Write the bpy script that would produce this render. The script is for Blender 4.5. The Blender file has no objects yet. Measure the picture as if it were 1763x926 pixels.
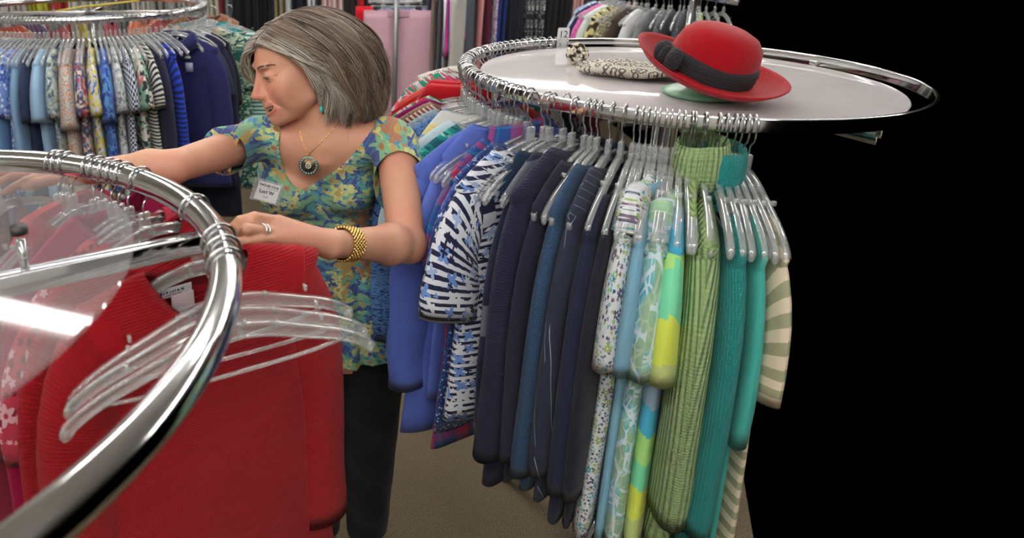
import bpy, bmesh, math, random
import numpy as np
from mathutils import Vector, Matrix
C = bpy.context.scene
COL = C.collection
PI = math.pi

# ------------------------------------------------------------------ camera
CAM_H = 1.78
PITCH = 0.301
FPX = 1150.0            # focal length in pixels of the 1763 px wide frame
cam_d = bpy.data.cameras.new('camera')
cam = bpy.data.objects.new('camera', cam_d)
COL.objects.link(cam)
C.camera = cam
cam.location = (0, 0, CAM_H)
cam.rotation_euler = (PI/2 - PITCH, 0, 0)
cam_d.sensor_width = 36.0
cam_d.lens = FPX/1763.0*36.0
cam_d.shift_x = (881.5-600.0)/1763.0
cam_d.shift_y = -(463.0-253.0)/1763.0
cam_d.clip_start = 0.05
cam_d.dof.use_dof = True
cam_d.dof.focus_distance = 1.45
cam_d.dof.aperture_fstop = 4.2

# ------------------------------------------------------------------ world, exposure
world = bpy.data.worlds.new('world')
C.world = world
world.use_nodes = True
world.node_tree.nodes['Background'].inputs[0].default_value = (0, 0, 0, 1)
world.node_tree.nodes['Background'].inputs[1].default_value = 0.0
C.view_settings.view_transform = 'Standard'
C.view_settings.look = 'None'
C.view_settings.gamma = 1.0
C.view_settings.use_curve_mapping = False
C.view_settings.exposure = 0.0
TUBE_POWER = 27.0        # emission of the fluorescent tubes
CEIL_Z = 2.75
C.cycles.max_bounces = 10
C.cycles.transmission_bounces = 8
C.cycles.transparent_max_bounces = 24
C.cycles.glossy_bounces = 4
C.cycles.diffuse_bounces = 4
C.cycles.caustics_reflective = False
C.cycles.caustics_refractive = False
C.cycles.sample_clamp_indirect = 6.0

def Wd(px, py, d):
    """world point seen at a pixel of the photograph at depth d from the lens"""
    c, s = math.cos(PITCH), math.sin(PITCH)
    u = (px-600)/FPX; v = (py-253)/FPX
    return np.array([u*d, d*c - v*d*s, CAM_H - d*s - v*d*c])
def Wy(px, py, Y):
    c, s = math.cos(PITCH), math.sin(PITCH)
    v = (py-253)/FPX
    return Wd(px, py, Y/(c - v*s))

# ------------------------------------------------------------------ helpers
def mesh_obj(name, V, F, mat=None, parent=None, smooth=True, loc=None, rot=None):
    me = bpy.data.meshes.new(name)
    me.from_pydata([tuple(map(float, v)) for v in V], [], [tuple(map(int, f)) for f in F])
    me.update()
    if smooth:
        me.polygons.foreach_set('use_smooth', [True]*len(me.polygons))
    o = bpy.data.objects.new(name, me)
    COL.objects.link(o)
    if mat: me.materials.append(mat)
    if parent: o.parent = parent
    if loc is not None: o.location = loc
    if rot is not None: o.rotation_euler = rot
    return o
def bm_obj(name, bm, mat=None, parent=None, smooth=True, loc=None, rot=None):
    me = bpy.data.meshes.new(name)
    bm.normal_update(); bm.to_mesh(me); bm.free()
    if smooth: me.polygons.foreach_set('use_smooth', [True]*len(me.polygons))
    o = bpy.data.objects.new(name, me); COL.objects.link(o)
    if mat: me.materials.append(mat)
    if parent: o.parent = parent
    if loc is not None: o.location = loc
    if rot is not None: o.rotation_euler = rot
    return o
def thing(name, label, cat, loc=(0, 0, 0), rotz=0, group=None):
    o = bpy.data.objects.new(name, None); COL.objects.link(o)
    o.empty_display_size = 0.05
    o.location = loc; o.rotation_euler = (0, 0, rotz)
    return tag(o, label, cat, group)
def tag(o, label, cat, group=None):
    o['label'] = label; o['category'] = cat
    if group: o['group'] = group
    return o
def struct(o):
    o['kind'] = 'structure'; return o

class MB:
    """collects pieces into one mesh"""
    def __init__(s): s.V = []; s.F = []; s.n = 0; s.mi = []
    def add(s, V, F, m=0):
        for f in F: s.F.append([i+s.n for i in f]); s.mi.append(m)
        s.V.extend([list(map(float, v)) for v in V]); s.n += len(V)
        return s
    def box(s, c, sz, R=None, m=0, bev=0.0):
        hx, hy, hz = sz[0]/2, sz[1]/2, sz[2]/2
        if bev <= 0:
            P = [(x, y, z) for x in (-hx, hx) for y in (-hy, hy) for z in (-hz, hz)]
            F = [(0,1,3,2),(4,6,7,5),(0,4,5,1),(2,3,7,6),(0,2,6,4),(1,5,7,3)]
        else:
            bm = bmesh.new(); bmesh.ops.create_cube(bm, size=1)
            for v in bm.verts: v.co = Vector((v.co.x*sz[0], v.co.y*sz[1], v.co.z*sz[2]))
            bmesh.ops.bevel(bm, geom=bm.edges[:], offset=bev, segments=2, affect='EDGES', profile=.5)
            bm.verts.index_update()
            P = [tuple(v.co) for v in bm.verts]; F = [[v.index for v in f.verts] for f in bm.faces]; bm.free()
        P = np.array(P)
        if R is not None: P = P @ np.array(R).T
        return s.add(P+np.array(c), F, m)
    def tube(s, path, r, n=10, closed=False, caps=True, m=0, up=None):
        path = [np.array(p, float) for p in path]; k = len(path)
        rr = r if hasattr(r, '__len__') else [r]*k
        T = []
        for i in range(k):
            a = path[(i-1) % k] if (closed or i > 0) else path[0]
            b = path[(i+1) % k] if (closed or i < k-1) else path[-1]
            t = b-a; T.append(t/(np.linalg.norm(t)+1e-12))
        u = np.array(up if up is not None else (0, 0, 1.0))
        if abs(np.dot(u, T[0])) > .95: u = np.array((1.0, 0, 0))
        V = []
        for i in range(k):
            u = u - np.dot(u, T[i])*T[i]; u /= np.linalg.norm(u)+1e-12
            w = np.cross(T[i], u)
            for j in range(n):
                a = 2*PI*j/n
                V.append(path[i]+rr[i]*(math.cos(a)*u+math.sin(a)*w))
        F = []
        for i in range(k if closed else k-1):
            i2 = (i+1) % k
            for j in range(n):
                j2 = (j+1) % n
                F.append((i*n+j, i*n+j2, i2*n+j2, i2*n+j))
        if caps and not closed:
            F.append(list(range(n))[::-1]); F.append([(k-1)*n+j for j in range(n)])
        return s.add(V, F, m)
    def lathe(s, prof, n=48, c=(0, 0, 0), R=None, m=0):
        V = []; k = len(prof)
        for r, z in prof:
            for j in range(n):
                a = 2*PI*j/n; V.append((r*math.cos(a), r*math.sin(a), z))
        F = []
        for i in range(k-1):
            for j in range(n):
                j2 = (j+1) % n; F.append((i*n+j, i*n+j2, (i+1)*n+j2, (i+1)*n+j))
        F.append(list(range(n))[::-1]); F.append([(k-1)*n+j for j in range(n)])
        V = np.array(V)
        if R is not None: V = V @ np.array(R).T
        return s.add(V+np.array(c), F, m)
    def ball(s, c, r, n=10, m=0, R=None):
        r = np.array(r if hasattr(r, '__len__') else (r, r, r), float)
        V = [(0, 0, 1)]; k = max(4, n//2+1)
        for i in range(1, k):
            a = PI*i/k
            for j in range(n):
                b = 2*PI*j/n; V.append((math.sin(a)*math.cos(b), math.sin(a)*math.sin(b), math.cos(a)))
        V.append((0, 0, -1)); F = []
        for j in range(n): F.append((0, 1+j, 1+(j+1) % n))
        for i in range(k-2):
            for j in range(n):
                j2 = (j+1) % n; F.append((1+i*n+j, 1+(i+1)*n+j, 1+(i+1)*n+j2, 1+i*n+j2))
        e = len(V)-1; q = 1+(k-2)*n
        for j in range(n): F.append((e, q+(j+1) % n, q+j))
        V = np.array(V)*r
        if R is not None: V = V @ np.array(R).T
        return s.add(V+np.array(c), F, m)
    def build(s, name, mat, parent=None, smooth=True, loc=None, rot=None):
        o = mesh_obj(name, s.V, s.F, None, parent, smooth, loc, rot)
        for mm in (mat if isinstance(mat, (list, tuple)) else [mat]): o.data.materials.append(mm)
        if max(s.mi+[0]) > 0: o.data.polygons.foreach_set('material_index', s.mi)
        return o
def auto_smooth(o, ang=40):
    me = o.data
    try: me.set_sharp_from_angle(angle=math.radians(ang))
    except Exception: pass
    return o

def bez(pts, n=10):
    """Catmull-Rom through points"""
    P = [np.array(p, float) for p in pts]; P = [2*P[0]-P[1]]+P+[2*P[-1]-P[-2]]
    out = []
    for i in range(1, len(P)-2):
        for k in range(n):
            t = k/n; p0, p1, p2, p3 = P[i-1:i+3]
            out.append(.5*((2*p1)+(-p0+p2)*t+(2*p0-5*p1+4*p2-p3)*t*t+(-p0+3*p1-3*p2+p3)*t**3))
    out.append(P[-2]); return out

# ------------------------------------------------------------------ materials
def srgb(r, g, b):
    f = lambda c: c/12.92 if c <= .04045 else ((c+.055)/1.055)**2.4
    return (f(r/255), f(g/255), f(b/255), 1.0)
def newmat(name):
    m = bpy.data.materials.new(name); m.use_nodes = True
    nt = m.node_tree
    return m, nt, nt.nodes['Principled BSDF']
def setin(nt, sock, v):
    if isinstance(v, bpy.types.NodeSocket): nt.links.new(v, sock)
    elif v is not None:
        try: sock.default_value = v
        except Exception: sock.default_value = (v, v, v)
def nd(nt, typ, ins=None, out=0, **props):
    n = nt.nodes.new('ShaderNode'+typ)
    for k, v in props.items(): setattr(n, k, v)
    for k, v in (ins or {}).items(): setin(nt, n.inputs[k], v)
    return n.outputs[out] if out is not None else n
def M(nt, op, a, b=None, c=None, clamp=False):
    n = nt.nodes.new('ShaderNodeMath'); n.operation = op; n.use_clamp = clamp
    for i, v in enumerate((a, b, c)):
        if v is not None: setin(nt, n.inputs[i], v)
    return n.outputs[0]
def mixc(nt, f, a, b):
    n = nt.nodes.new('ShaderNodeMix'); n.data_type = 'RGBA'
    setin(nt, n.inputs[0], f); setin(nt, n.inputs[6], a); setin(nt, n.inputs[7], b)
    return n.outputs[2]
def ramp(nt, f, stops, interp='CONSTANT'):
    n = nt.nodes.new('ShaderNodeValToRGB'); cr = n.color_ramp; cr.interpolation = interp
    while len(cr.elements) < len(stops): cr.elements.new(.5)
    for e, (p, c) in zip(cr.elements, stops): e.position = p; e.color = c
    setin(nt, n.inputs[0], f); return n.outputs[0]
def sep(nt, v):
    n = nt.nodes.new('ShaderNodeSeparateXYZ'); nt.links.new(v, n.inputs[0]); return n.outputs
def comb(nt, x, y, z=0.0):
    n = nt.nodes.new('ShaderNodeCombineXYZ')
    for i, v in enumerate((x, y, z)): setin(nt, n.inputs[i], v)
    return n.outputs[0]
def vm(nt, op, a, b=None, out=0):
    n = nt.nodes.new('ShaderNodeVectorMath'); n.operation = op
    setin(nt, n.inputs[0], a)
    if b is not None: setin(nt, n.inputs['Scale' if op == 'SCALE' else 1], b)
    return n.outputs[out]

def metal(name, col=(.82, .83, .85, 1), rough=.12):
    m, nt, b = newmat(name)
    b.inputs['Metallic'].default_value = 1; b.inputs['Base Color'].default_value = col
    nz = nd(nt, 'TexNoise', {'Scale': 60.0, 'Detail': 3.0})
    rr = M(nt, 'MULTIPLY_ADD', nz, .06, rough-.03)
    nt.links.new(rr, b.inputs['Roughness'])
    return m
def plain(name, col, rough=.5, **kw):
    m, nt, b = newmat(name)
    tc = nd(nt, 'TexCoord', out=3)
    nz = nd(nt, 'TexNoise', {'Vector': tc, 'Scale': 40.0, 'Detail': 4.0})
    k = [min(1, c*1.06) for c in col[:3]]+[1]; k2 = [c*.94 for c in col[:3]]+[1]
    nt.links.new(ramp(nt, nz, [(.3, k2), (.7, k)], 'LINEAR'), b.inputs['Base Color'])
    b.inputs['Roughness'].default_value = rough
    for kk, v in kw.items(): b.inputs[kk].default_value = v
    return m
def thin_plastic(name, tint=(.97, .98, .985, 1), clear=.75, rough=.07, milk=(.86, .89, .9, 1), milkf=.22):
    """clear moulded plastic: see-through with strong edge reflections and a slight milkiness"""
    m = bpy.data.materials.new(name); m.use_nodes = True; nt = m.node_tree
    nt.nodes.clear()
    out = nd(nt, 'OutputMaterial', out=None)
    lw = nd(nt, 'LayerWeight', {'Blend': .45}, out=1)
    tr = nd(nt, 'BsdfTransparent', {'Color': tint})
    gl = nd(nt, 'BsdfGlossy', {'Color': (1, 1, 1, 1), 'Roughness': rough})
    df = nd(nt, 'BsdfDiffuse', {'Color': milk})
    a = nd(nt, 'MixShader', {0: milkf, 1: tr, 2: df})
    fac = M(nt, 'MULTIPLY_ADD', M(nt, 'POWER', lw, 1.6), clear, .045, clamp=True)
    b = nd(nt, 'MixShader', {0: fac, 1: a, 2: gl})
    nt.links.new(b, out.inputs[0])
    return m

CHROME = metal('chrome', (.80, .81, .83, 1), .10)
CHROME_B = metal('brushed_chrome', (.75, .76, .78, 1), .22)
HOOK = metal('hook_steel', (.58, .59, .60, 1), .2)
GOLD = metal('gold', (.9, .62, .22, 1), .25)
CLEAR = thin_plastic('clear_plastic')
BLACKR = plain('black_rubber', (.015, .015, .016, 1), .5)
WHITEP = plain('white_plastic', (.8, .8, .8, 1), .35)
# ------------------------------------------------------------------ fabrics
def uvcoord(nt, off=(0, 0), rot=0.0, distort=0.0):
    uv = nd(nt, 'UVMap', out=0)
    mp = nd(nt, 'Mapping', {'Vector': uv, 'Location': (off[0], off[1], 0), 'Rotation': (0, 0, rot)})
    if distort > 0:
        nz = nd(nt, 'TexNoise', {'Vector': mp, 'Scale': 14.0, 'Detail': 2.0}, out=1)
        d = vm(nt, 'SCALE', vm(nt, 'SUBTRACT', nz, (.5, .5, .5)), distort)
        mp = vm(nt, 'ADD', mp, d)
    return mp
def flower_layer(nt, uv, base, scale, size, petals, colors, density=.7, center=None, amp=.35, aniso=1.0, rot=0.0, seed=0.0):
    mp = nd(nt, 'Mapping', {'Vector': uv, 'Location': (seed*1.37, seed*.73, 0), 'Rotation': (0, 0, rot), 'Scale': (1, aniso, 1)})
    v = nd(nt, 'TexVoronoi', {'Vector': mp, 'Scale': scale, 'Randomness': .85}, out=None, voronoi_dimensions='2D')
    diff = vm(nt, 'SUBTRACT', mp, v.outputs['Position'])
    x, y, z = sep(nt, diff)
    ang = M(nt, 'ARCTAN2', y, x)
    cr = sep(nt, v.outputs['Color'])
    ca = M(nt, 'COSINE', M(nt, 'ADD', M(nt, 'MULTIPLY', ang, float(petals)), M(nt, 'MULTIPLY', cr[0], 6.28)))
    szr = M(nt, 'MULTIPLY_ADD', cr[2], .5, .75)
    rr = M(nt, 'MULTIPLY', M(nt, 'MULTIPLY_ADD', ca, amp*size, size), szr)
    r = v.outputs['Distance']
    mask = M(nt, 'MULTIPLY', M(nt, 'LESS_THAN', r, rr), M(nt, 'LESS_THAN', cr[1], density))
    k = len(colors)
    col = ramp(nt, cr[0], [(i/k, c) for i, c in enumerate(colors)]) if k > 1 else colors[0]
    out = mixc(nt, mask, base, col)
    if center is not None:
        cm = M(nt, 'MULTIPLY', M(nt, 'LESS_THAN', r, size*.3), M(nt, 'LESS_THAN', cr[1], density))
        out = mixc(nt, cm, out, center)
    return out
def stripe(nt, coord, period, duty, off=0.0):
    f = M(nt, 'FRACT', M(nt, 'ADD', M(nt, 'DIVIDE', coord, period), off+100.0))
    return M(nt, 'LESS_THAN', f, duty)

_fab = {}
def fabric(kind, *cols, scale=1.0, knit=None, rough=.85, sheen=.08, seed=0.0, key=None):
    """kind names the woven or printed pattern, cols are sRGB triples"""
    kk = key or (kind, cols, scale, knit, rough, seed)
    if kk in _fab: return _fab[kk]
    c = [srgb(*q) for q in cols]
    m, nt, b = newmat('fabric_'+kind)
    b.inputs['Roughness'].default_value = rough
    b.inputs['Specular IOR Level'].default_value = .25
    b.inputs['Sheen Weight'].default_value = sheen
    b.inputs['Sheen Roughness'].default_value = .5
    s = scale
    uv = uvcoord(nt, (seed, seed*.6)); X, Y, Z = sep(nt, uv)
    bumpv = None
    if kind == 'solid':
        nz = nd(nt, 'TexNoise', {'Vector': uv, 'Scale': 30.0, 'Detail': 5.0})
        col = mixc(nt, M(nt, 'MULTIPLY', nz, .35), c[0], [q*.7 for q in c[0][:3]]+[1])
    elif kind == 'heather':
        mp = nd(nt, 'Mapping', {'Vector': uv, 'Scale': (1, 5, 1)})
        nz = nd(nt, 'TexNoise', {'Vector': mp, 'Scale': 160.0*s, 'Detail': 2.0})
        col = mixc(nt, M(nt, 'GREATER_THAN', nz, .52), c[0], c[1])
    elif kind == 'stripes':       # horizontal
        dv = nd(nt, 'TexNoise', {'Vector': uv, 'Scale': 6.0}); Yd = M(nt, 'MULTIPLY_ADD', dv, .01, Y)
        col = mixc(nt, stripe(nt, Yd, .03*s, .5), c[0], c[1])
        if len(c) > 2: col = mixc(nt, stripe(nt, Yd, .06*s, .25, .3), col, c[2])
    elif kind == 'vstripes':
        col = mixc(nt, stripe(nt, X, .03*s, .5), c[0], c[1])
        if len(c) > 2: col = mixc(nt, stripe(nt, X, .06*s, .25, .3), col, c[2])
    elif kind == 'pin':
        dv = nd(nt, 'TexNoise', {'Vector': uv, 'Scale': 4.0}); Xd = M(nt, 'MULTIPLY_ADD', dv, .03, M(nt, 'ADD', X, M(nt, 'MULTIPLY', Y, .25)))
        col = mixc(nt, stripe(nt, Xd, .05*s, .03), c[0], c[1])
    elif kind == 'block':         # broad horizontal watercolour bands
        nz = nd(nt, 'TexNoise', {'Vector': uv, 'Scale': 9.0, 'Detail': 1.0})
        t = M(nt, 'FRACT', M(nt, 'ADD', M(nt, 'MULTIPLY_ADD', nz, .10, M(nt, 'DIVIDE', Y, .34*s)), 10.35))
        k = len(c); col = ramp(nt, t, [(i/k, q) for i, q in enumerate(c)])
    elif kind == 'ditsy':         # base, small flowers
        col = flower_layer(nt, uv, c[0], 75/s, .34, 5, c[1:], .75, None, .3, seed=1)
        col = flower_layer(nt, uv, col, 28/s, .30, 5, c[1:], .55, c[0], .3, seed=2)
    elif kind == 'floral':        # base, larger flowers and leaves
        uvd = uvcoord(nt, (seed, seed), 0, .03)
        col = flower_layer(nt, uvd, c[0], 26/s, .40, 2, c[2:] or c[1:], .8, None, .6, 1.6, .6, seed=3)
        col = flower_layer(nt, uvd, col, 15/s, .40, 5, c[1:], .7, c[-1], .3, seed=4)
        col = flower_layer(nt, uvd, col, 45/s, .28, 3, c[1:][::-1], .5, None, .5, seed=5)
    elif kind == 'paisley':
        uvd = uvcoord(nt, (seed, seed), 0, .02)
        v = nd(nt, 'TexVoronoi', {'Vector': uvd, 'Scale': 24/s, 'Randomness': .8}, out=None, voronoi_dimensions='2D')
        t = M(nt, 'FRACT', M(nt, 'MULTIPLY', v.outputs['Distance'], 4.0))
        col = mixc(nt, M(nt, 'LESS_THAN', t, .35), c[0], c[1])
        col = mixc(nt, M(nt, 'LESS_THAN', v.outputs['Distance'], .12), col, c[2])
        col = flower_layer(nt, uvd, col, 70/s, .25, 3, c[2:], .4, seed=9)
    elif kind == 'circles':       # overlapping ring print
        col = c[0]
        for k, (sc, sd) in enumerate(((22, 1.0), (30, 7.0), (17, 13.0))):
            mp = nd(nt, 'Mapping', {'Vector': uv, 'Location': (sd, sd*.4, 0)})
            v = nd(nt, 'TexVoronoi', {'Vector': mp, 'Scale': sc/s, 'Randomness': .9}, out=None, voronoi_dimensions='2D')
            e = nd(nt, 'TexVoronoi', {'Vector': mp, 'Scale': sc/s, 'Randomness': .9}, voronoi_dimensions='2D', feature='DISTANCE_TO_EDGE')
            col = mixc(nt, M(nt, 'MULTIPLY', M(nt, 'LESS_THAN', v.outputs['Distance'], .42), .6), col, c[1+k % (len(c)-2)])
            col = mixc(nt, M(nt, 'LESS_THAN', e, .05), col, c[-1])
    elif kind == 'plaid':
        col = c[0]
        for k, (p, d, o) in enumerate(((.09, .35, 0), (.09, .08, .5), (.045, .06, .2), (.09, .12, .75))):
            q = c[1+k % (len(c)-1)]
            f = M(nt, 'MULTIPLY', M(nt, 'ADD', stripe(nt, X, p*s, d, o), stripe(nt, Y, p*s, d, o*.8)), .42)
            col = mixc(nt, f, col, q)
    elif kind == 'houndstooth':
        ch = nd(nt, 'TexChecker', {'Vector': uv, 'Color1': c[0], 'Color2': c[1], 'Scale': 90/s})
        col = ch
    elif kind == 'dots':
        col = flower_layer(nt, uv, c[0], 60/s, .3, 1, c[1:], .9, None, 0.0)
    elif kind == 'sequins':
        v = nd(nt, 'TexVoronoi', {'Vector': uv, 'Scale': 260/s}, out=None, voronoi_dimensions='2D')
        r = sep(nt, v.outputs['Color'])[0]
        col = ramp(nt, r, [(0, c[0]), (.55, c[1]), (.88, c[2])])
        b.inputs['Metallic'].default_value = .4; b.inputs['Roughness'].default_value = .3
    elif kind == 'melange':       # boucle / textured knit in several colours
        mp = nd(nt, 'Mapping', {'Vector': uv, 'Scale': (1, 3.5, 1)})
        nz = nd(nt, 'TexNoise', {'Vector': mp, 'Scale': 70/s, 'Detail': 3.0})
        k = len(c); col = ramp(nt, M(nt, 'MULTIPLY_ADD', nz, 2.2, -.6, clamp=True), [(i/k, q) for i, q in enumerate(c)])
    elif kind == 'butterfly':     # navy and white torn stripes with blue and white butterflies
        uvd = uvcoord(nt, (seed, seed), 0, .006); Xd, Yd, Zd = sep(nt, uvd)
        col = mixc(nt, stripe(nt, Yd, .021*s, .52), c[0], c[1])
        col = flower_layer(nt, uvd, col, 26/s, .36, 4, [c[1], c[2], c[1], c[3]], .62, None, .45, seed=2)
        col = flower_layer(nt, uvd, col, 34/s, .26, 4, [c[0], c[1], c[2]], .4, None, .5, seed=6)
    elif kind == 'leopard':
        uvd = uvcoord(nt, (seed, seed), 0, .015)
        v = nd(nt, 'TexVoronoi', {'Vector': uvd, 'Scale': 34/s}, out=None, voronoi_dimensions='2D')
        D = v.outputs['Distance']
        col = mixc(nt, M(nt, 'MULTIPLY', M(nt, 'GREATER_THAN', D, .22), M(nt, 'LESS_THAN', D, .42)), c[0], c[1])
    elif kind == 'tunic':
        # placed by the body's own coordinates: violet-blue ground, teal leaves, cream lilies, rust blooms
        uvd = uvcoord(nt, (seed, seed), .3, .035)
        col = flower_layer(nt, uvd, c[0], 27, .44, 2, [c[1], c[2], c[1], c[6]], .74, None, .55, 2.0, .9, seed=1)
        col = flower_layer(nt, uvd, col, 23, .42, 2, [c[2], c[7], c[3], c[2]], .72, None, .62, 2.3, -.8, seed=7)
        col = flower_layer(nt, uvd, col, 15, .40, 6, [c[4], c[3], c[4], c[5]], .42, c[5], .34, seed=4)
        col = flower_layer(nt, uvd, col, 24, .38, 5, [c[3], c[7], c[3], c[2]], .40, c[4], .45, seed=11)
        col = flower_layer(nt, uvd, col, 46, .40, 3, [c[6], c[3], c[0], c[5], c[1]], .42, None, .6, 1.5, .2, seed=6)
        # veins
        mp = nd(nt, 'Mapping', {'Vector': uvd, 'Rotation': (0, 0, .7), 'Scale': (1, .35, 1)})
        w = nd(nt, 'TexWave', {'Vector': mp, 'Scale': 30.0, 'Distortion': 7.0, 'Detail': 2.0}, out=1)
        col = mixc(nt, M(nt, 'MULTIPLY', M(nt, 'GREATER_THAN', w, .86), .35), col, c[1])
        w2 = nd(nt, 'TexNoise', {'Vector': uvd, 'Scale': 120.0, 'Detail': 3.0})
        col = mixc(nt, M(nt, 'MULTIPLY', w2, .25), col, (.02, .03, .05, 1))
    # thread noise
    wv = nd(nt, 'TexNoise', {'Vector': uv, 'Scale': 700.0, 'Detail': 2.0})
    lo = nd(nt, 'TexNoise', {'Vector': uv, 'Scale': 7.0, 'Detail': 3.0})
    setin(nt, b.inputs['Base Color'], col)
    h = M(nt, 'MULTIPLY', wv, .0008)
    h = M(nt, 'MULTIPLY_ADD', lo, .010, h)
    if knit:
        direction, pitch = knit
        co = X if direction == 'v' else Y
        rib = M(nt, 'SINE', M(nt, 'MULTIPLY', co, 2*PI/pitch))
        h = M(nt, 'MULTIPLY_ADD', rib, pitch*(.22 if pitch > .008 else .11), h)
        if pitch > .004:
            st = M(nt, 'SINE', M(nt, 'MULTIPLY', Y if direction == 'v' else X, 2*PI/(pitch*.5)))
            h = M(nt, 'MULTIPLY_ADD', st, pitch*.05, h)
    bp = nd(nt, 'Bump', {'Height': h, 'Strength': 1.0, 'Distance': 1.0})
    nt.links.new(bp, b.inputs['Normal'])
    _fab[kk] = m
    return m
# ------------------------------------------------------------------ garments
def set_uv(me, uvs):
    """uvs given per vertex, in metres over the cloth"""
    lay = me.uv_layers.new(name='UVMap')
    idx = np.zeros(len(me.loops), dtype=np.int32); me.loops.foreach_get('vertex_index', idx)
    a = np.array(uvs, dtype=np.float32)[idx]
    lay.data.foreach_set('uv', a.ravel())
class Loft:
    def __init__(s): s.V = []; s.UV = []; s.F = []
    def rings(s, R, U, close=False):
        """R: k rings of n points; U: same shape in uv"""
        R = np.array(R, float); U = np.array(U, float); k, n = R.shape[:2]; b = len(s.V)
        # duplicate the seam column so the uv does not wrap back
        R = np.concatenate([R, R[:, :1]], 1); n2 = n+1
        U2 = np.concatenate([U, U[:, -1:]+(U[:, -1:]-U[:, -2:-1])], 1)
        s.V += R.reshape(-1, 3).tolist(); s.UV += U2.reshape(-1, 2).tolist()
        for i in range(k-1):
            for j in range(n):
                s.F.append((b+i*n2+j, b+i*n2+j+1, b+(i+1)*n2+j+1, b+(i+1)*n2+j))
        if close: s.F.append([b+(k-1)*n2+j for j in range(n)])
        return s
    def build(s, name, mat, parent=None):
        o = mesh_obj(name, s.V, s.F, mat, parent)
        set_uv(o.data, s.UV); return o

def cloth_noise(rnd, n=5):
    return [(rnd.uniform(6, 34), rnd.uniform(0, 6.28), rnd.uniform(-1, 1), rnd.uniform(.3, 1)) for _ in range(n)]
def fold(N, x, z):
    v = 0*x
    for k, ph, tilt, a in N: v = v + a*np.sin(k*x+ph+tilt*z*9)
    return v/len(N)*1.6

def arc_u(x, y):
    """distance round a ring, zero at the middle of the front"""
    dx = np.diff(np.append(x, x[0])); dy = np.diff(np.append(y, y[0])); c = np.concatenate([[0], np.cumsum(np.hypot(dx, dy))]); return c[:-1]-.75*c[-1]
def body_loft(L, rnd, hw=.20, drop=.07, Ln=.66, wb=None, t=.018, tb=None, neck='round', nw=.075, dip=.06, amp=.010, strap=False, cuff=True):
    n = 44; ph = np.linspace(0, 2*PI, n, endpoint=False)
    cs, sn = np.cos(ph), np.sin(ph); cs = np.sign(cs)*np.abs(cs)**.85
    wb = wb or hw+.02; tb = tb or t*1.25
    N = cloth_noise(rnd); N2 = cloth_noise(rnd, 3)
    rows = []; wch = hw-.035; za = -.21
    R = []; U = []
    front = sn < 0
    def add(w, tt, z0, c, am, zz=None):
        x = w*cs; y = tt*np.sign(sn)*np.abs(sn)**.75
        cc = np.where(front, c, c*.3)
        z = z0 - cc*(1-(x/max(w, 1e-6))**2)
        y = y + am*fold(N, x, z)*np.where(np.abs(cs) > .93, .4, 1)
        x = x + am*.7*fold(N2, y*4+x, z)
        R.append(np.stack([x, y, z], 1))
        U.append(np.stack([arc_u(w*cs, tt*np.sign(sn)*np.abs(sn)**.75), z], 1))
    d0 = {'v': dip*1.9, 'round': dip, 'high': .02, 'boat': .035}.get(neck, dip)
    add(nw-.004, t*.8, -.012, d0+.004, 0)
    for s in np.linspace(0, 1, 7):
        w = nw+(hw-nw)*s; z0 = -.004-drop*(s**1.25); c = d0*(1-s)+.075*s
        add(w, t*(.75+.35*s), z0, c, amp*.25*s)
    for s in np.linspace(.15, 1, 6):
        zz = -.004-drop+(za+.004+drop)*s
        w = hw+(wch-hw)*min(1, s*1.3)
        add(w, t*1.15, zz, .075*(1-s), amp*(.3+.4*s))
    k = max(6, int(Ln/.045))
    for i in range(1, k+1):
        s = i/k; z = za+(-Ln-za)*s
        w = wch+(wb-wch)*s**.8; 
        add(w, t*1.15+(tb-t*1.15)*s, z, 0, amp*(.7+.8*s))
    if cuff:
        for q, dz in ((.93, .004), (.85, .03)):
            add(wb*q*.99, tb*q*.8, -Ln+dz, 0, amp*1.4)
    L.rings(R, U)

def sleeve_loft(L, rnd, sgn, hw, drop, t, length, flare=0.0, amp=.006, bend=0.0, out=.05, top=.075):
    n = 22; k = max(7, int(length/.035)); ph = np.linspace(0, 2*PI, n, endpoint=False)
    N = cloth_noise(rnd, 4)
    R = []; U = []
    z0 = -.004-drop-.045
    for i in range(-1, k+3):
        s = min(1, max(0, i/k))
        a = (1-s)**2.2*1.15 if length < .3 else math.exp(-s*5)*1.15     # tangent turning from outwards to down
        px = sgn*(hw-.05+out*(1-math.exp(-s*4))+bend*math.sin(s*PI)) if i >= 0 else sgn*(hw-.085)
        pz = z0-.012-length*s*(.93 if s < 1 else .93)
        ang = max(0, min(1, 1-s*3.2)) if length > .3 else max(.22, 1-s*1.1)
        ax = np.array([math.cos(ang*1.35)*1.0, 0, sgn*math.sin(ang*1.35)])
        ra = (top*(1-s)+(.062+flare)*s) if length < .3 else (top*math.exp(-s*3.0)+(.050+flare)*(1-math.exp(-s*3.0)))
        rb = t*1.0+.006*s
        if i > k: q = {1: .93, 2: .86}[i-k]; ra *= q; rb *= q*.8; pz += .004+.012*(i-k)
        x = np.cos(ph)*ra; y = np.sin(ph)*rb
        P = np.stack([px+ax[0]*x, y, pz+ax[2]*x], 1)
        P[:, 1] += amp*fold(N, x*1.6, np.full(n, pz))*(.4+s)
        P[:, 0] += amp*.8*fold(N, np.full(n, pz*1.5), y*9)*s
        R.append(P)
        U.append(np.stack([sgn*hw+arc_u(x, y), np.full(n, pz)], 1))
    L.rings(R, U)

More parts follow.
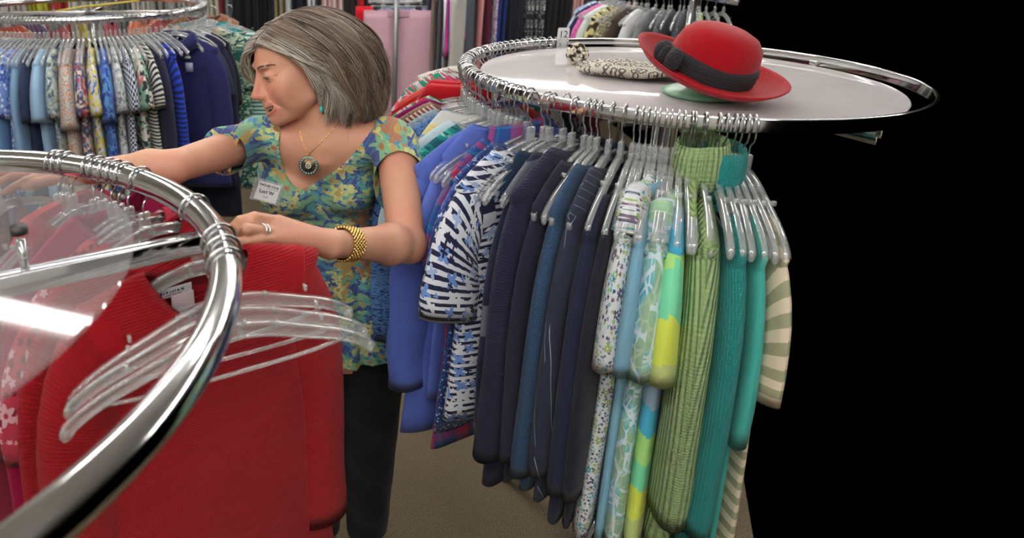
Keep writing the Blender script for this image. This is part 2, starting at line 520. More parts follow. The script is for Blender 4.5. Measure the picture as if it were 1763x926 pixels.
def collar_mesh(nw, t, spread=.055, h=.03, dip=.06, pointed=True):
    L = Loft(); n = 40; ph = np.linspace(-PI/2+.10, 1.5*PI-.10, n)
    x = nw*np.cos(ph); y = t*np.sin(ph); fr = np.clip(-np.sin(ph), 0, 1)
    zb = -.004-dip*fr**2*.8
    base = np.stack([x, y, zb], 1)
    topr = np.stack([x*.96, y*.9, zb+h], 1)
    o1 = np.stack([x*1.10, y*1.5+.004*np.sign(y), zb+h*.75], 1)
    ext = spread*(1+(.6 if pointed else 0)*fr**6)
    o2 = np.stack([x*(1+.55*(1-fr*.45)), y*1.9+.012*np.sign(y), zb+h*.6-ext], 1)
    o3 = o2*np.array([.985, .9, 1])+np.array([0, 0, .004])
    R = [base, topr, o1, o2, o3]
    b = 0; V = np.concatenate(R).tolist(); F = []
    for i in range(len(R)-1):
        for j in range(n-1): F.append((i*n+j, i*n+j+1, (i+1)*n+j+1, (i+1)*n+j))
    UV = [(p[0]*1.2, p[2]) for p in V]
    L.V = V; L.UV = UV; L.F = F
    return L
def turtleneck(nw, t, h=.07, fold_over=True):
    L = Loft(); n = 36; ph = np.linspace(0, 2*PI, n, endpoint=False); R = []; U = []
    prof = [(1.0, -.03), (.93, 0), (.90, h*.6), (.92, h), (1.05, h+.006), (1.16, h*.8), (1.2, h*.3), (1.16, -.004), (1.06, -.01)] if fold_over else [(1, -.02), (.92, h*.5), (.92, h), (.86, h), (.86, h*.6)]
    d = 0
    for i, (q, z) in enumerate(prof):
        R.append(np.stack([nw*q*np.cos(ph), (t+.014)*q*np.sin(ph), np.full(n, z)-.012*np.clip(-np.sin(ph), 0, 1)], 1))
        U.append(np.stack([ph*nw, np.full(n, d)], 1)); d -= .02
    L.rings(R, U); return L

def make_garment(name, cat, label, mat, place, seed=0, group=None, hw=.20, drop=.07, Ln=.66, t=.018, tb=None, wb=None, neck='round',
                 sleeve=.19, flare=0., amp=.010, collar=None, collar_mat=None, out=.05, nw=.075, dip=.06, bend=0., extra=None, sl2=None):
    """place = (x, y, z, rotation about z): the apex of its hanger; local +x points away from the rack"""
    rnd = random.Random(seed+17)
    L = Loft(); body_loft(L, rnd, hw, drop, Ln, wb, t, tb, neck, nw, dip, amp)
    for sgn in (1, -1):
        sl = sleeve if sgn > 0 or sl2 is None else sl2
        if sl: sleeve_loft(L, rnd, sgn, hw, drop, t, sl, flare, amp*.8, bend, out)
    if not collar and not extra:
        o = L.build(name, mat); root = o
    else:
        root = thing(name, label, cat)
        o = L.build('body', mat, root)
        cm = collar_mat or mat
        if collar == 'shirt': collar_mesh(nw, t, dip=dip).build('collar', cm, root)
        elif collar == 'flat': collar_mesh(nw, t, .075, .012, dip, False).build('collar', cm, root)
        elif collar == 'turtle': turtleneck(.058, t).build('turtleneck', cm, root)
        elif collar == 'band': turtleneck(nw*.9, t, .02, False).build('neckband', cm, root)
        if extra: extra(root)
    tag(root, label, cat, group)
    root.location = place[:3]; root.rotation_euler = (0, 0, place[3])
    return root

def slab_loft(L, rnd, wt, wb, t, Ln, z0=0.0, amp=.010, x0=0.0, n=30):
    ph = np.linspace(0, 2*PI, n, endpoint=False); N = cloth_noise(rnd); R = []; U = []
    k = max(8, int(Ln/.05))
    for i in range(-1, k+2):
        s = min(1, max(0, i/k)); w = wt+(wb-wt)*s; q = 1.0; z = z0-Ln*s
        if i < 0: q = .9; z = z0-.004
        if i > k: q = .88; z += .01
        x = w*np.cos(ph)*q; y = t*np.sign(np.sin(ph))*np.abs(np.sin(ph))**.7*q
        y = y+amp*(.3+s)*fold(N, x, np.full(n, z))
        R.append(np.stack([x+x0, y, np.full(n, z)], 1)); U.append(np.stack([arc_u(w*np.cos(ph), t*np.sin(ph)), np.full(n, z)], 1))
    L.rings(R, U)
def make_bottoms(name, cat, label, mat, place, kind='folded', seed=0, group=None, w=.17, Ln=.95, t=.02, amp=.01, z0=-.10):
    rnd = random.Random(seed+5); L = Loft()
    if kind == 'folded': slab_loft(L, rnd, w, w*.9, t, Ln, z0, amp)
    elif kind == 'skirt': slab_loft(L, rnd, w, w*1.35, t, Ln, z0, amp*1.5)
    else:  # trousers clipped by the waistband
        slab_loft(L, rnd, w*1.01, w*1.03, t*1.06, .042, z0+.002, 0)
        for sg in (-1, 1): slab_loft(L, rnd, w*.52, w*.60, t, Ln, z0, amp*.7, sg*w*.50)
    o = L.build(name, mat); tag(o, label, cat, group)
    o.location = place[:3]; o.rotation_euler = (0, 0, place[3])
    return o

# ------------------------------------------------------------------ hangers
def sweep_profile(mb, path, prof, scales=None, m=0):
    """sweep a closed 2d profile (y, z') along a path in the xz plane"""
    path = [np.array(p, float) for p in path]; k = len(path); n = len(prof); V = []
    for i in range(k):
        a = path[max(0, i-1)]; b = path[min(k-1, i+1)]; t = b-a; t /= np.linalg.norm(t)
        nrm = np.array([-t[2], 0, t[0]])
        sc = scales[i] if scales else 1
        for (y, z) in prof: V.append(path[i]+np.array([0, y, 0])+nrm*z*sc)
    F = [(i*n+j, i*n+(j+1) % n, (i+1)*n+(j+1) % n, (i+1)*n+j) for i in range(k-1) for j in range(n)]
    F += [list(range(n))[::-1], [(k-1)*n+j for j in range(n)]]
    mb.add(V, F, m)
IBEAM = [(-.005, -.008), (.005, -.008), (.005, -.0055), (.0018, -.0045), (.0018, .0045), (.005, .0055), (.005, .008), (-.005, .008), (-.005, .0055), (-.0018, .0045), (-.0018, -.0045), (-.005, -.0055)]
def hook_mesh(R=.021, top=-.055):
    mb = MB(); pts = [(0, 0, top-.012), (0, 0, top+.004), (.002, 0, -.038), (R*.75, 0, -.026)]
    for a in range(-35, 216, 16): pts.append((R*math.cos(math.radians(a)), 0, R*math.sin(math.radians(a))))
    mb.tube(bez(pts, 3), .0019, 7)
    # rolled end
    e = pts[-1]; mb.ball(e, .0026, 6)
    return mb
def plastic_mesh():
    mb = MB(); top = -.055
    mb.box((0, 0, top-.013), (.020, .010, .030), bev=.003)
    mb.box((0, 0, top-.036), (.036, .009, .022), bev=.003)
    for sg in (-1, 1):
        pts = bez([(sg*.010, 0, top-.034), (sg*.05, 0, top-.042), (sg*.10, 0, top-.060), (sg*.15, 0, top-.079), (sg*.182, 0, top-.098), (sg*.192, 0, top-.110)], 3)
        if sg < 0: pts = pts[::-1]
        sc = [1.25-.4*abs(abs(p[0])/.2) for p in pts]
        sweep_profile(mb, pts, IBEAM, sc)
        mb.ball((sg*.192, 0, top-.111), (.007, .0055, .009), 8)
        for q in (.06, .12):   # strap notches
            mb.box((sg*q, 0, top-.033-.0011*(q*100)**1.25*.5-.0), (.004, .008, .008))
    mb.tube(bez([(-.15, 0, top-.086), (-.08, 0, top-.092), (.08, 0, top-.092), (.15, 0, top-.086)], 3), .0028, 6)
    return mb
_h = {}
def hanger(place, label, group, Rh=.021, cat='hanger'):
    """clear shirt hanger; origin at the crest of the rail it hangs on"""
    root = bpy.data.objects.new('clothes_hanger', None); COL.objects.link(root); root.empty_display_size = .05
    tag(root, label, cat, group); root.location = place[:3]; root.rotation_euler = (0, 0, place[3])
    for k, mk in (('hook%g' % Rh, lambda: hook_mesh(Rh).build('hook', HOOK, root)), ('bar', lambda: plastic_mesh().build('shoulder_bar', CLEAR, root))):
        if k not in _h: _h[k] = mk()
        else: c = _h[k].copy(); COL.objects.link(c); c.parent = root
    return root
# ------------------------------------------------------------------ setting
def carpet():
    m, nt, b = newmat('carpet'); tc = nd(nt, 'TexCoord', out=3)
    n1 = nd(nt, 'TexNoise', {'Vector': tc, 'Scale': 220.0, 'Detail': 4.0}); n2 = nd(nt, 'TexNoise', {'Vector': tc, 'Scale': 3.0, 'Detail': 4.0})
    c = ramp(nt, n1, [(.3, srgb(78, 68, 52)), (.6, srgb(120, 106, 84)), (.8, srgb(150, 136, 112))], 'LINEAR')
    c = mixc(nt, M(nt, 'MULTIPLY', n2, .5), c, srgb(84, 72, 54))
    nt.links.new(c, b.inputs['Base Color']); b.inputs['Roughness'].default_value = .95
    bp = nd(nt, 'Bump', {'Height': n1, 'Strength': .6, 'Distance': .01}); nt.links.new(bp, b.inputs['Normal'])
    return m
def poly_slab(name, pts, z, th, mat):
    mb = MB(); n = len(pts)
    V = [(x, y, z) for x, y in pts]+[(x, y, z-th) for x, y in pts]
    F = [list(range(n)), [n+i for i in range(n)][::-1]]+[(i, n+i, n+(i+1) % n, (i+1) % n) for i in range(n)]
    mb.add(V, F); return mb.build(name, mat, smooth=False)
struct(poly_slab('floor', [(-3.9, -1.6), (1.25, -1.6), (1.25, 1.6), (2.6, 4.7), (2.75, 9.2), (-3.9, 9.2)], 0, .05, carpet()))
WALLM = plain('painted_wall', srgb(196, 192, 184), .8)
mb = MB(); mb.box((-3.95, 3.8, CEIL_Z/2), (.1, 10.8, CEIL_Z)); struct(mb.build('wall_left', WALLM, smooth=False))
mb = MB(); mb.box((-.58, 9.25, CEIL_Z/2), (6.66, .1, CEIL_Z)); struct(mb.build('wall_back', WALLM, smooth=False))
mb = MB(); mb.box((-1.2, -1.65, CEIL_Z/2), (5.5, .1, CEIL_Z)); struct(mb.build('wall_front', WALLM, smooth=False))
def ceil_mat():
    m, nt, b = newmat('ceiling_tiles'); tc = nd(nt, 'TexCoord', out=3); X, Y, Z = sep(nt, tc)
    g = M(nt, 'MAXIMUM', stripe(nt, X, .6, .03), stripe(nt, Y, .6, .03))
    n = nd(nt, 'TexNoise', {'Vector': tc, 'Scale': 120.0})
    c = mixc(nt, g, ramp(nt, n, [(.3, srgb(205, 204, 200)), (.7, srgb(226, 225, 220))], 'LINEAR'), srgb(235, 235, 232))
    nt.links.new(c, b.inputs['Base Color']); b.inputs['Roughness'].default_value = .9
    return m
mb = MB(); mb.box((.6, 3.8, CEIL_Z+.05), (9.4, 11.0, .1)); struct(mb.build('ceiling', ceil_mat(), smooth=False))

TUBEM, nt, b = newmat('lit_tube')
b.inputs['Emission Color'].default_value = (1, .97, .92, 1); b.inputs['Emission Strength'].default_value = TUBE_POWER
b.inputs['Base Color'].default_value = (.9, .9, .9, 1)
TRAY = plain('white_enamel', (.8, .8, .79, 1), .4)
TROT = math.radians(-19)
def tube_light(x, y, label, ln=2.45, n_=2):
    t = thing('ceiling_light', label, 'ceiling light', (x, y, CEIL_Z-.005), TROT, 'fluorescent ceiling lights')
    mb = MB(); mb.box((0, 0, -.02), (ln, .16 if n_ == 2 else .06, .04), bev=.006)
    for e in (-ln/2+.025, ln/2-.025): mb.box((e, 0, -.055), (.03, .12, .05), bev=.004)
    mb.build('tray', TRAY, t, smooth=False)
    for s in ((-.032, .032) if n_ == 2 else (0,)):
        mb = MB(); mb.tube([(-ln/2+.035, s, -.063), (ln/2-.035, s, -.063)], .019, 14); mb.build('fluorescent_tube', TUBEM, t)
for x, y, w in [(-1.2, 6.6, 'over the far clothes row'), (-2.3, 5.3, 'over the back left round rack'),
              (1.5, 4.4, 'between the far row and the front right rack'), (-.6, 2.3, 'over the aisle behind the woman'), (2.3, 2.0, 'over the front right rack'), (.5, 3.3, 'added between the woman and the pink trousers to brighten the background'),  # tube between woman and pink trousers is added fill for the dim background
              (-1.9, .6, 'left of the near rack'), (.5, -.2, 'above the photographer'), (-.3, -1.1, 'nearest the front wall')]:
    tube_light(x, y, 'twin-tube fluorescent ceiling light '+w)
tube_light(2.46, 7.23, 'single-tube ceiling light far behind the racks, mirrored in the acrylic table top', 1.85, 1)

# ------------------------------------------------------------------ round racks
RL = dict(c=(-.63, .587), z=CAM_H-.361, R=.5)
RR = dict(c=(.794, 1.623), z=CAM_H-.312, R=.5)
RB = dict(c=(-1.38, 3.60), z=CAM_H-.345, R=.60)
RQ = dict(c=(2.13, 4.2), z=CAM_H-.30, R=.5)
def rail_ring(R, prof, n=144):
    """closed profile (radial, z) swept round the rack"""
    V = []; k = len(prof)
    for i in range(n):
        a = 2*PI*i/n
        for r, z in prof: V.append(((R+r)*math.cos(a), (R+r)*math.sin(a), z))
    F = [(i*k+j, ((i+1) % n)*k+j, ((i+1) % n)*k+(j+1) % k, i*k+(j+1) % k) for i in range(n) for j in range(k)]
    return V, F
def circ_prof(r, k=20): return [(r*math.cos(2*PI*j/k), r*math.sin(2*PI*j/k)) for j in range(k)]
def flat_prof(w, h, r=.003):
    P = []
    for cx, cz, a0 in ((w/2-r, h/2-r, 0), (-w/2+r, h/2-r, 90), (-w/2+r, -h/2+r, 180), (w/2-r, -h/2+r, 270)):
        for q in (0, 30, 60, 90): a = math.radians(a0+q); P.append((cx+r*math.cos(a), cz+r*math.sin(a)))
    return P[::-1]
def rack(rk, label, prof, arm_ang, arm_drop=.035, disc=None, post_cap=False, base_r=.36):
    (cx, cy), z, R = rk['c'], rk['z'], rk['R']
    t = thing('round_clothes_rack', label, 'clothes rack', (cx, cy, 0))
    V, F = rail_ring(R, prof); mb = MB(); mb.add(np.array(V)+np.array([0, 0, z]), F); mb.build('hanging_rail', CHROME, t)
    mb = MB(); mb.tube([(0, 0, .03), (0, 0, z-arm_drop-.01)], .019, 20); mb.build('centre_pole', CHROME, t)
    for a in arm_ang:
        mb = MB(); a = math.radians(a); ca, sa = math.cos(a), math.sin(a)
        Rm = np.array([[ca, -sa, 0], [sa, ca, 0], [0, 0, 1]])
        mb.box(np.array([ca*R/2, sa*R/2, z-arm_drop]), (R-.012, .020, .028), Rm, bev=.002)
        mb.box(np.array([ca*(R-.006), sa*(R-.006), z-arm_drop*.5]), (.012, .02, arm_drop), Rm, bev=.002)
        mb.build('cross_arm', CHROME, t)
    for k in range(4):
        a = math.radians(45+90*k); ca, sa = math.cos(a), math.sin(a)
        mb = MB(); mb.tube(bez([(0, 0, .14), (ca*.05, sa*.05, .13), (ca*base_r*.8, sa*base_r*.8, .035), (ca*base_r, sa*base_r, .025)], 5), .013, 12)
        mb.tube([(ca*base_r, sa*base_r, .0), (ca*base_r, sa*base_r, .03)], .017, 12)
        mb.build('leg', CHROME_B, t)
    return t
rackL = rack(RL, 'shiny round chrome rack in the near left corner with red and pink clothes', circ_prof(.019), (29, 119, 209, 299), .030)
rackR = rack(RR, 'round chrome rack on the right with a band rail, clear top and red hat', flat_prof(.008, .028), (20, 110, 200, 290), .03)
rackB = rack(RB, 'round chrome rack behind the woman on the left with blue and navy tops', circ_prof(.016), (5, 95, 185, 275), .03)
rackQ = rack(RQ, 'small round rack far back on the right, behind the red hat', circ_prof(.013), (0, 90, 180, 270), .03)
# clear table tops
def clear_sheet():
    m = bpy.data.materials.new('clear_acrylic'); m.use_nodes = True; nt = m.node_tree; nt.nodes.clear()
    out = nd(nt, 'OutputMaterial', out=None)
    a = nd(nt, 'MixShader', {0: .075, 1: nd(nt, 'BsdfTransparent', {'Color': (.93, .94, .95, 1)}), 2: nd(nt, 'BsdfDiffuse', {'Color': (.75, .74, .76, 1)})})
    fr = M(nt, 'MULTIPLY', nd(nt, 'Fresnel', {'IOR': 1.49}), M(nt, 'SUBTRACT', 1.0, nd(nt, 'NewGeometry', out=6)))
    b = nd(nt, 'MixShader', {0: fr, 1: a, 2: nd(nt, 'BsdfGlossy', {'Color': (1, 1, 1, 1), 'Roughness': .04})}); nt.links.new(b, out.inputs[0]); return m
ACRYL = clear_sheet()
def disc_mesh(r, th, n=128): mb = MB(); mb.lathe([(.0001, 0), (r-.002, 0), (r, .002), (r, th-.002), (r-.002, th), (.0001, th)], n); return mb
o = disc_mesh(.400, .006).build('tabletop_disc', ACRYL, rackL, loc=(0, 0, CAM_H-.337)); auto_smooth(o)
mb = MB()
for a in (29, 119, 209, 299):
    q = math.radians(a); c = np.array([.277*math.cos(q), .277*math.sin(q), 0])
    zt = CAM_H-.337; mb = MB()
    mb.tube([c+[0, 0, RL['z']-.04], c+[0, 0, zt-.001]], .0055, 14); mb.build('disc_support', CHROME, rackL)
    mb = MB(); mb.tube([c+[0, 0, zt+.0065], c+[0, 0, zt+.016]], .010, 18); mb.build('rubber_cap', BLACKR, rackL)
def frosted():
    m = bpy.data.materials.new('scuffed_acrylic'); m.use_nodes = True; nt = m.node_tree; nt.nodes.clear()
    out = nd(nt, 'OutputMaterial', out=None); tc = nd(nt, 'TexCoord', out=3)
    mp = nd(nt, 'Mapping', {'Vector': tc, 'Scale': (3, 40, 1), 'Rotation': (0, 0, .5)})
    scr = nd(nt, 'TexNoise', {'Vector': mp, 'Scale': 9.0, 'Detail': 6.0}); blot = nd(nt, 'TexNoise', {'Vector': tc, 'Scale': 5.0, 'Detail': 3.0})
    tr = nd(nt, 'BsdfTransparent', {'Color': (.9, .9, .91, 1)})
    df = nd(nt, 'BsdfDiffuse', {'Color': srgb(240, 234, 236)})
    f = M(nt, 'MULTIPLY_ADD', M(nt, 'ADD', M(nt, 'MULTIPLY', scr, .35), M(nt, 'MULTIPLY', blot, .35)), .55, .42, clamp=True)
    a = nd(nt, 'MixShader', {0: f, 1: tr, 2: df})
    gl = nd(nt, 'BsdfGlossy', {'Color': (1, 1, 1, 1), 'Roughness': .03})
    fr = M(nt, 'MULTIPLY', nd(nt, 'Fresnel', {'IOR': 1.49}), M(nt, 'SUBTRACT', 1.0, nd(nt, 'NewGeometry', out=6)))
    b = nd(nt, 'MixShader', {0: fr, 1: a, 2: gl}); nt.links.new(b, out.inputs[0]); return m
FROST = frosted()
o = disc_mesh(.462, .006).build('tabletop_disc', FROST, rackR, loc=(0, 0, RR['z']-.014)); auto_smooth(o)
SHELF_Z = RR['z']-.008
# ------------------------------------------------------------------ clothes on the front right rack
def on_rack(rk, deg, dz=0.0, dr=0.0, yaw=0.0):
    a = math.radians(deg); (cx, cy) = rk['c']
    return (cx+(rk['R']+dr)*math.cos(a), cy+(rk['R']+dr)*math.sin(a), rk['z']+dz, a+math.radians(yaw))
jit = random.Random(4)
# neck apex of a garment sits .093 under the crest of its hanger
NECK = -.075
def G(rk, deg, mat, cat, label, hgroup, hlabel, yaw=0.0, dr=0.0, zoff=0.0, rail_top=.012, **kw):
    p = on_rack(rk, deg, rail_top, dr, yaw)
    if hlabel: hanger(p, hlabel, hgroup, kw.pop('Rh', .018))
    name = kw.pop('name', cat.replace(' ', '_'))
    return make_garment(name, cat, label, mat, (p[0], p[1], p[2]+NECK+zoff, p[3]), seed=int(deg*7), **kw)
F = fabric
HR = 'clear plastic hangers on the front right rack'
HLR = 'clear plastic hanger with steel hook on the band rail of the front right rack'
def R_(deg, mat, cat, label, **kw):
    kw.setdefault('t', .0125); kw.setdefault('amp', .006); kw.setdefault('Ln', .66); kw.setdefault('nw', .125 if deg > 236 else .095 if deg > 204 else .088); kw.setdefault('drop', .045 if deg > 236 else .06 if deg > 204 else .07); kw.setdefault('zoff', -.04 if deg > 236 else -.003 if deg > 204 else 0)
    return G(RR, deg, mat, cat, label, HR, HLR, rail_top=.002, **kw)
NAVY = (34, 38, 66)
R_(103, F('solid', (150, 60, 70)), 'blouse', 'dusty red blouse at the back of the right rack, first beyond the size tag', sleeve=.2)
R_(112, F('ditsy', (200, 200, 205), (120, 40, 60), (60, 60, 80)), 'blouse', 'pale blouse at the back of the right rack, second past the size tag', sleeve=.2)
R_(121, F('solid', (60, 60, 70)), 'blouse', 'dark grey blouse at the back left of the right rack', sleeve=.2)
R_(130, F('solid', (215, 200, 170)), 'blouse', 'beige blouse at the back left of the right rack behind the cream jacket', sleeve=.2)
R_(138, F('solid', (225, 205, 205)), 'blouse', 'pale pink blouse hanging just behind the cream jacket', sleeve=.2)
R_(143, F('solid', (214, 210, 198)), 'jacket', 'smooth cream jacket, its rounded shoulder rising beside the hook cluster', sleeve=.5, drop=.045, hw=.22, t=.03, zoff=.03)
R_(149, F('ditsy', (222, 220, 222), (190, 40, 60), (60, 110, 80), scale=.9), 'blouse', 'white blouse with tiny red and green sprigs below the cream shoulder', sleeve=.2, zoff=.035, hw=.215)
R_(154.5, F('floral', (222, 205, 214), (206, 60, 110), (40, 150, 120), (230, 90, 130), scale=1.1), 'blouse', 'white blouse with pink blooms and teal leaves behind the coral top', sleeve=.2, zoff=.03, hw=.21)
R_(160, F('solid', (226, 92, 84)), 'top', 'coral top tucked behind the bright red blouses', sleeve=.2, zoff=.01)
R_(164.5, F('solid', (168, 8, 22)), 'blouse', 'bright red collared blouse nearest the coral top', sleeve=.5, collar='shirt')
R_(168, F('solid', (178, 10, 26)), 'blouse', 'scarlet blouse with a folded collar, nearer the woman of the two red ones', sleeve=.5, collar='shirt', zoff=-.004)
R_(171.5, F('floral', (224, 224, 216), (60, 150, 110), (80, 170, 130), (200, 60, 80), scale=.8), 'blouse', 'white blouse with green leaf print between red and magenta tops', sleeve=.2)
R_(175, F('solid', (140, 12, 104)), 'sweater', 'magenta sweater whose shoulder shows beside the flowered tunic sleeve', sleeve=.5, hw=.205)
R_(178.5, F('melange', (120, 90, 76), (168, 140, 120), (92, 66, 58), scale=.5), 'sweater', 'brown flecked knit sweater just in front of the magenta one', sleeve=.5)
R_(181.5, F('vstripes', (205, 198, 180), (130, 60, 60)), 'blouse', 'cream and maroon striped blouse half hidden among the clear hangers', sleeve=.2)
R_(185.5, F('melange', (120, 140, 158), (160, 178, 190), (86, 108, 132), scale=.6), 'sweater', 'grey-blue mottled sweater in front of the brown flecked one', sleeve=.5, t=.017)
R_(189.5, F('melange', (52, 88, 150), (90, 130, 185), (30, 50, 110), scale=1.5), 'shirt', 'denim blue tie-dyed shirt between grey-blue and pale aqua tops', sleeve=.5)
R_(193, F('stripes', (150, 166, 208), (232, 214, 150), (226, 226, 222), scale=1.9), 'blouse', 'blouse banded in periwinkle, butter yellow and white', sleeve=0, hw=.15, zoff=.02)
R_(196, F('solid', (196, 216, 228)), 'blouse', 'plain pale ice-blue blouse left of the periwinkle one', sleeve=.24, t=.02)
R_(199.5, F('floral', (36, 130, 130), (220, 225, 220), (24, 90, 100), (60, 170, 150)), 'blouse', 'teal blouse with pale leaf print beneath the ice-blue sleeve', sleeve=.2)
R_(203.5, F('solid', (82, 104, 190), rough=.7), 'shirt', 'long plain periwinkle blue shirt beside the woman\'s elbow', sleeve=.52, t=.024, Ln=.74, amp=.014, hw=.215)
R_(206.5, F('solid', (90, 112, 196)), 'blouse', 'second periwinkle blouse, with gathered shoulder, tight against the long one', sleeve=.2, hw=.17, zoff=.02)
R_(210, F('plaid', (40, 80, 150), (190, 40, 70), (40, 130, 170), (90, 60, 130)), 'shirt', 'plaid shirt in blue, crimson and purple with its hem below the butterfly top', sleeve=.2, Ln=.74, hw=.18, collar='band')
R_(213, F('sequins', (40, 62, 120), (70, 96, 160), (210, 220, 240)), 'top', 'blue sequinned top glittering between periwinkle and striped tops', sleeve=.18)
R_(216.5, F('butterfly', (28, 34, 66), (222, 226, 236), (110, 146, 214), (160, 180, 220), scale=.72), 'top', 'navy and white torn-stripe top scattered with butterflies', sleeve=.24, flare=.025, t=.024, amp=.008, Ln=.60, dr=.025, yaw=-2, wb=.195)
R_(219.5, F('solid', (28, 52, 78)), 'top', 'dark petrol blue top behind the butterfly stripes', sleeve=0, hw=.15)
R_(222, F('stripes', (36, 40, 66), (44, 48, 74), (110, 114, 128), scale=4.5), 'sweater', 'navy sweater with broad charcoal and pale grey bands', sleeve=.5, hw=.185, dr=-.015)
R_(225.2, F('solid', (27, 28, 56), knit=('h', .004)), 'cardigan', 'big navy knitted cardigan, tallest dark shoulder on the rack', sleeve=.54, t=.024, hw=.21, amp=.009, Ln=.7, zoff=.012, nw=.075)
R_(228.2, F('solid', (30, 31, 54)), 'jacket', 'near-black jacket squeezed behind the blue flecked knit', sleeve=.5)
R_(231, F('melange', (18, 26, 44), (48, 78, 110), (22, 34, 56), scale=.22), 'sweater', 'navy and steel-blue flecked knit sweater with twisted neckline', sleeve=.52, t=.018)
R_(233.6, F('pin', (36, 41, 62), (150, 160, 180)), 'blouse', 'slate navy blouse with fine pale pinstripes', sleeve=.5, t=.017)
R_(236.2, F('solid', (26, 32, 60)), 'shirt', 'navy shirt with smooth shoulder, right of the pinstriped blouse', sleeve=.5, t=.018)
R_(238.5, F('solid', (26, 26, 44)), 'jacket', 'inky dark jacket showing a bare clear hanger tip', sleeve=.5)
R_(240.9, F('ditsy', (206, 210, 214), (110, 90, 110), (60, 160, 170), (150, 170, 100), (60, 70, 100), scale=.55), 'blouse', 'white blouse sprigged with tiny turquoise and plum flowers and a pointed collar', sleeve=.2, t=.02, collar='shirt', wb=.23, amp=.008)
R_(243, F('solid', (120, 168, 192)), 'top', 'light blue top with a crocheted collar', sleeve=.2, t=.014, collar='band', collar_mat=F('melange', (110, 160, 188), (140, 184, 206), (90, 140, 170), scale=.3))
R_(245.2, F('circles', (110, 180, 186), (70, 150, 180), (150, 200, 190), (150, 170, 110), (206, 220, 226)), 'blouse', 'aqua blouse printed with overlapping rings', sleeve=.2, t=.021, collar='flat', wb=.23)
R_(247.6, F('block', (170, 222, 130), (70, 170, 206), (150, 180, 206), (190, 206, 130), (214, 226, 90), (120, 216, 170)), 'top', 'sleek top in soft blocks of mint, lime and sky blue', sleeve=.2, t=.02)
R_(249.6, F('solid', (150, 178, 112), knit=('h', .009)), 'sweater', 'lime green cable sweater glimpsed between the pastel top and the ribbed turtleneck', sleeve=0, t=.012, hw=.15, zoff=.0, nw=.09)
R_(251.6, F('solid', (144, 170, 116), knit=('v', .011)), 'sweater', 'sage green chunky ribbed turtleneck sweater', sleeve=.5, t=.026, collar='turtle', hw=.20, nw=.09, zoff=-.03)
R_(255.4, F('solid', (28, 126, 124), knit=('v', .006)), 'sweater', 'deep teal sweater at the right edge, next to the green turtleneck', sleeve=.5, t=.02, collar='turtle')
R_(258, F('solid', (60, 160, 150)), 'blouse', 'sea green blouse right of the deep teal sweater', sleeve=.3)
R_(260.5, F('stripes', (214, 200, 176), (150, 150, 120)), 'blouse', 'beige striped blouse at the far right end of the front arc', sleeve=.2)
# spare hangers that crowd the rail between the garments
for k, dg in enumerate([106, 109, 115, 118, 124, 127, 133, 135.5, 141, 143.5, 148, 152, 156, 160, 168, 180, 187.5, 195, 201.5, 208.3, 218, 229.6, 239.7, 242, 244.2, 246.5, 249, 251.4, 254, 257, 259.3]):
    p = on_rack(RR, dg, .002, 0, jit.uniform(-3, 3)); hanger(p, HLR, HR, .018)
# ------------------------------------------------------------------ clothes on the near left rack
HL = 'clear plastic hangers on the near left rack'; HLL = 'clear plastic hanger with steel hook over the thick tube of the near left rack'
def L_(deg, mat, cat, label, **kw):
    kw.setdefault('t', .016); kw.setdefault('amp', .007)
    return G(RL, deg, mat, cat, label, HL, HLL, rail_top=0, Rh=.0222, **kw)
RED = (164, 2, 20)
L_(74.5, F('solid', (214, 84, 88)), 'shirt', 'coral shirt hanging at the far side of the near left rack', sleeve=.5, collar='shirt', yaw=-6, zoff=-.022)
L_(71.5, F('solid', (150, 44, 66)), 'shirt', 'rose-maroon shirt with a broad open collar under the clear disc', sleeve=.5, collar='shirt', yaw=-4, zoff=-.018)
L_(64, F('solid', (140, 40, 52)), 'blouse', 'dull crimson blouse between the maroon collar and the magenta sweater', sleeve=.2)
L_(61.5, F('solid', (160, 0, 70)), 'sweater', 'magenta sweater showing its shoulder below the chrome tube', sleeve=.5, zoff=.03)
L_(57, F('ditsy', (190, 60, 80), (230, 180, 190), (120, 20, 40)), 'blouse', 'crimson and pink speckled blouse among the clear hangers', sleeve=.2)
L_(52.5, F('solid', (168, 4, 24), knit=('h', .005)), 'sweater', 'scarlet fine-ribbed sweater under the edge of the clear disc', sleeve=.5, t=.02)
INK = plain('dark_ink', (.05, .05, .08, 1), .6)
def to_mesh(o):
    me = bpy.data.meshes.new_from_object(o); n = bpy.data.objects.new(o.name.split('.')[0], me); COL.objects.link(n)
    n.parent = o.parent; n.matrix_parent_inverse = o.matrix_parent_inverse.copy(); n.location = o.location; n.rotation_euler = o.rotation_euler
    bpy.data.objects.remove(o); return n
def care_label(root):
    mb = MB(); mb.box((-.040, .016, -.054), (.066, .0015, .015), bev=.0005); mb.build('neck_label', WHITEP, root)
    mb = MB(); mb.box((-.022, .0150, -.082), (.034, .0012, .045), bev=.0004); mb.build('care_tag', plain('tag_cloth', srgb(226, 200, 208), .8), root)
    q = random.Random(9); mb = MB(); x = -.064     # the print on it is too small to read: short dark strokes
    while x < -.016:
        w = q.uniform(.0012, .0034); mb.box((x, .0149, -.0525+q.uniform(-.0004, .0004)), (w, .0003, q.uniform(.0028, .0042))); x += w+q.uniform(.0008, .003)
    x = -.046
    while x < -.024: w = q.uniform(.001, .0022); mb.box((x, .0149, -.0575), (w, .0003, .0016)); x += w+.0008
    mb.build('label_print', INK, root, smooth=False)
L_(34, F('solid', RED, knit=('h', .0045)), 'sweater', 'bright red ribbed sweater on which the woman rests her hand, white neck label inside', sleeve=.52, t=.03, hw=.20, drop=.038, amp=.008, extra=care_label, zoff=.004, dip=.085, nw=.08)
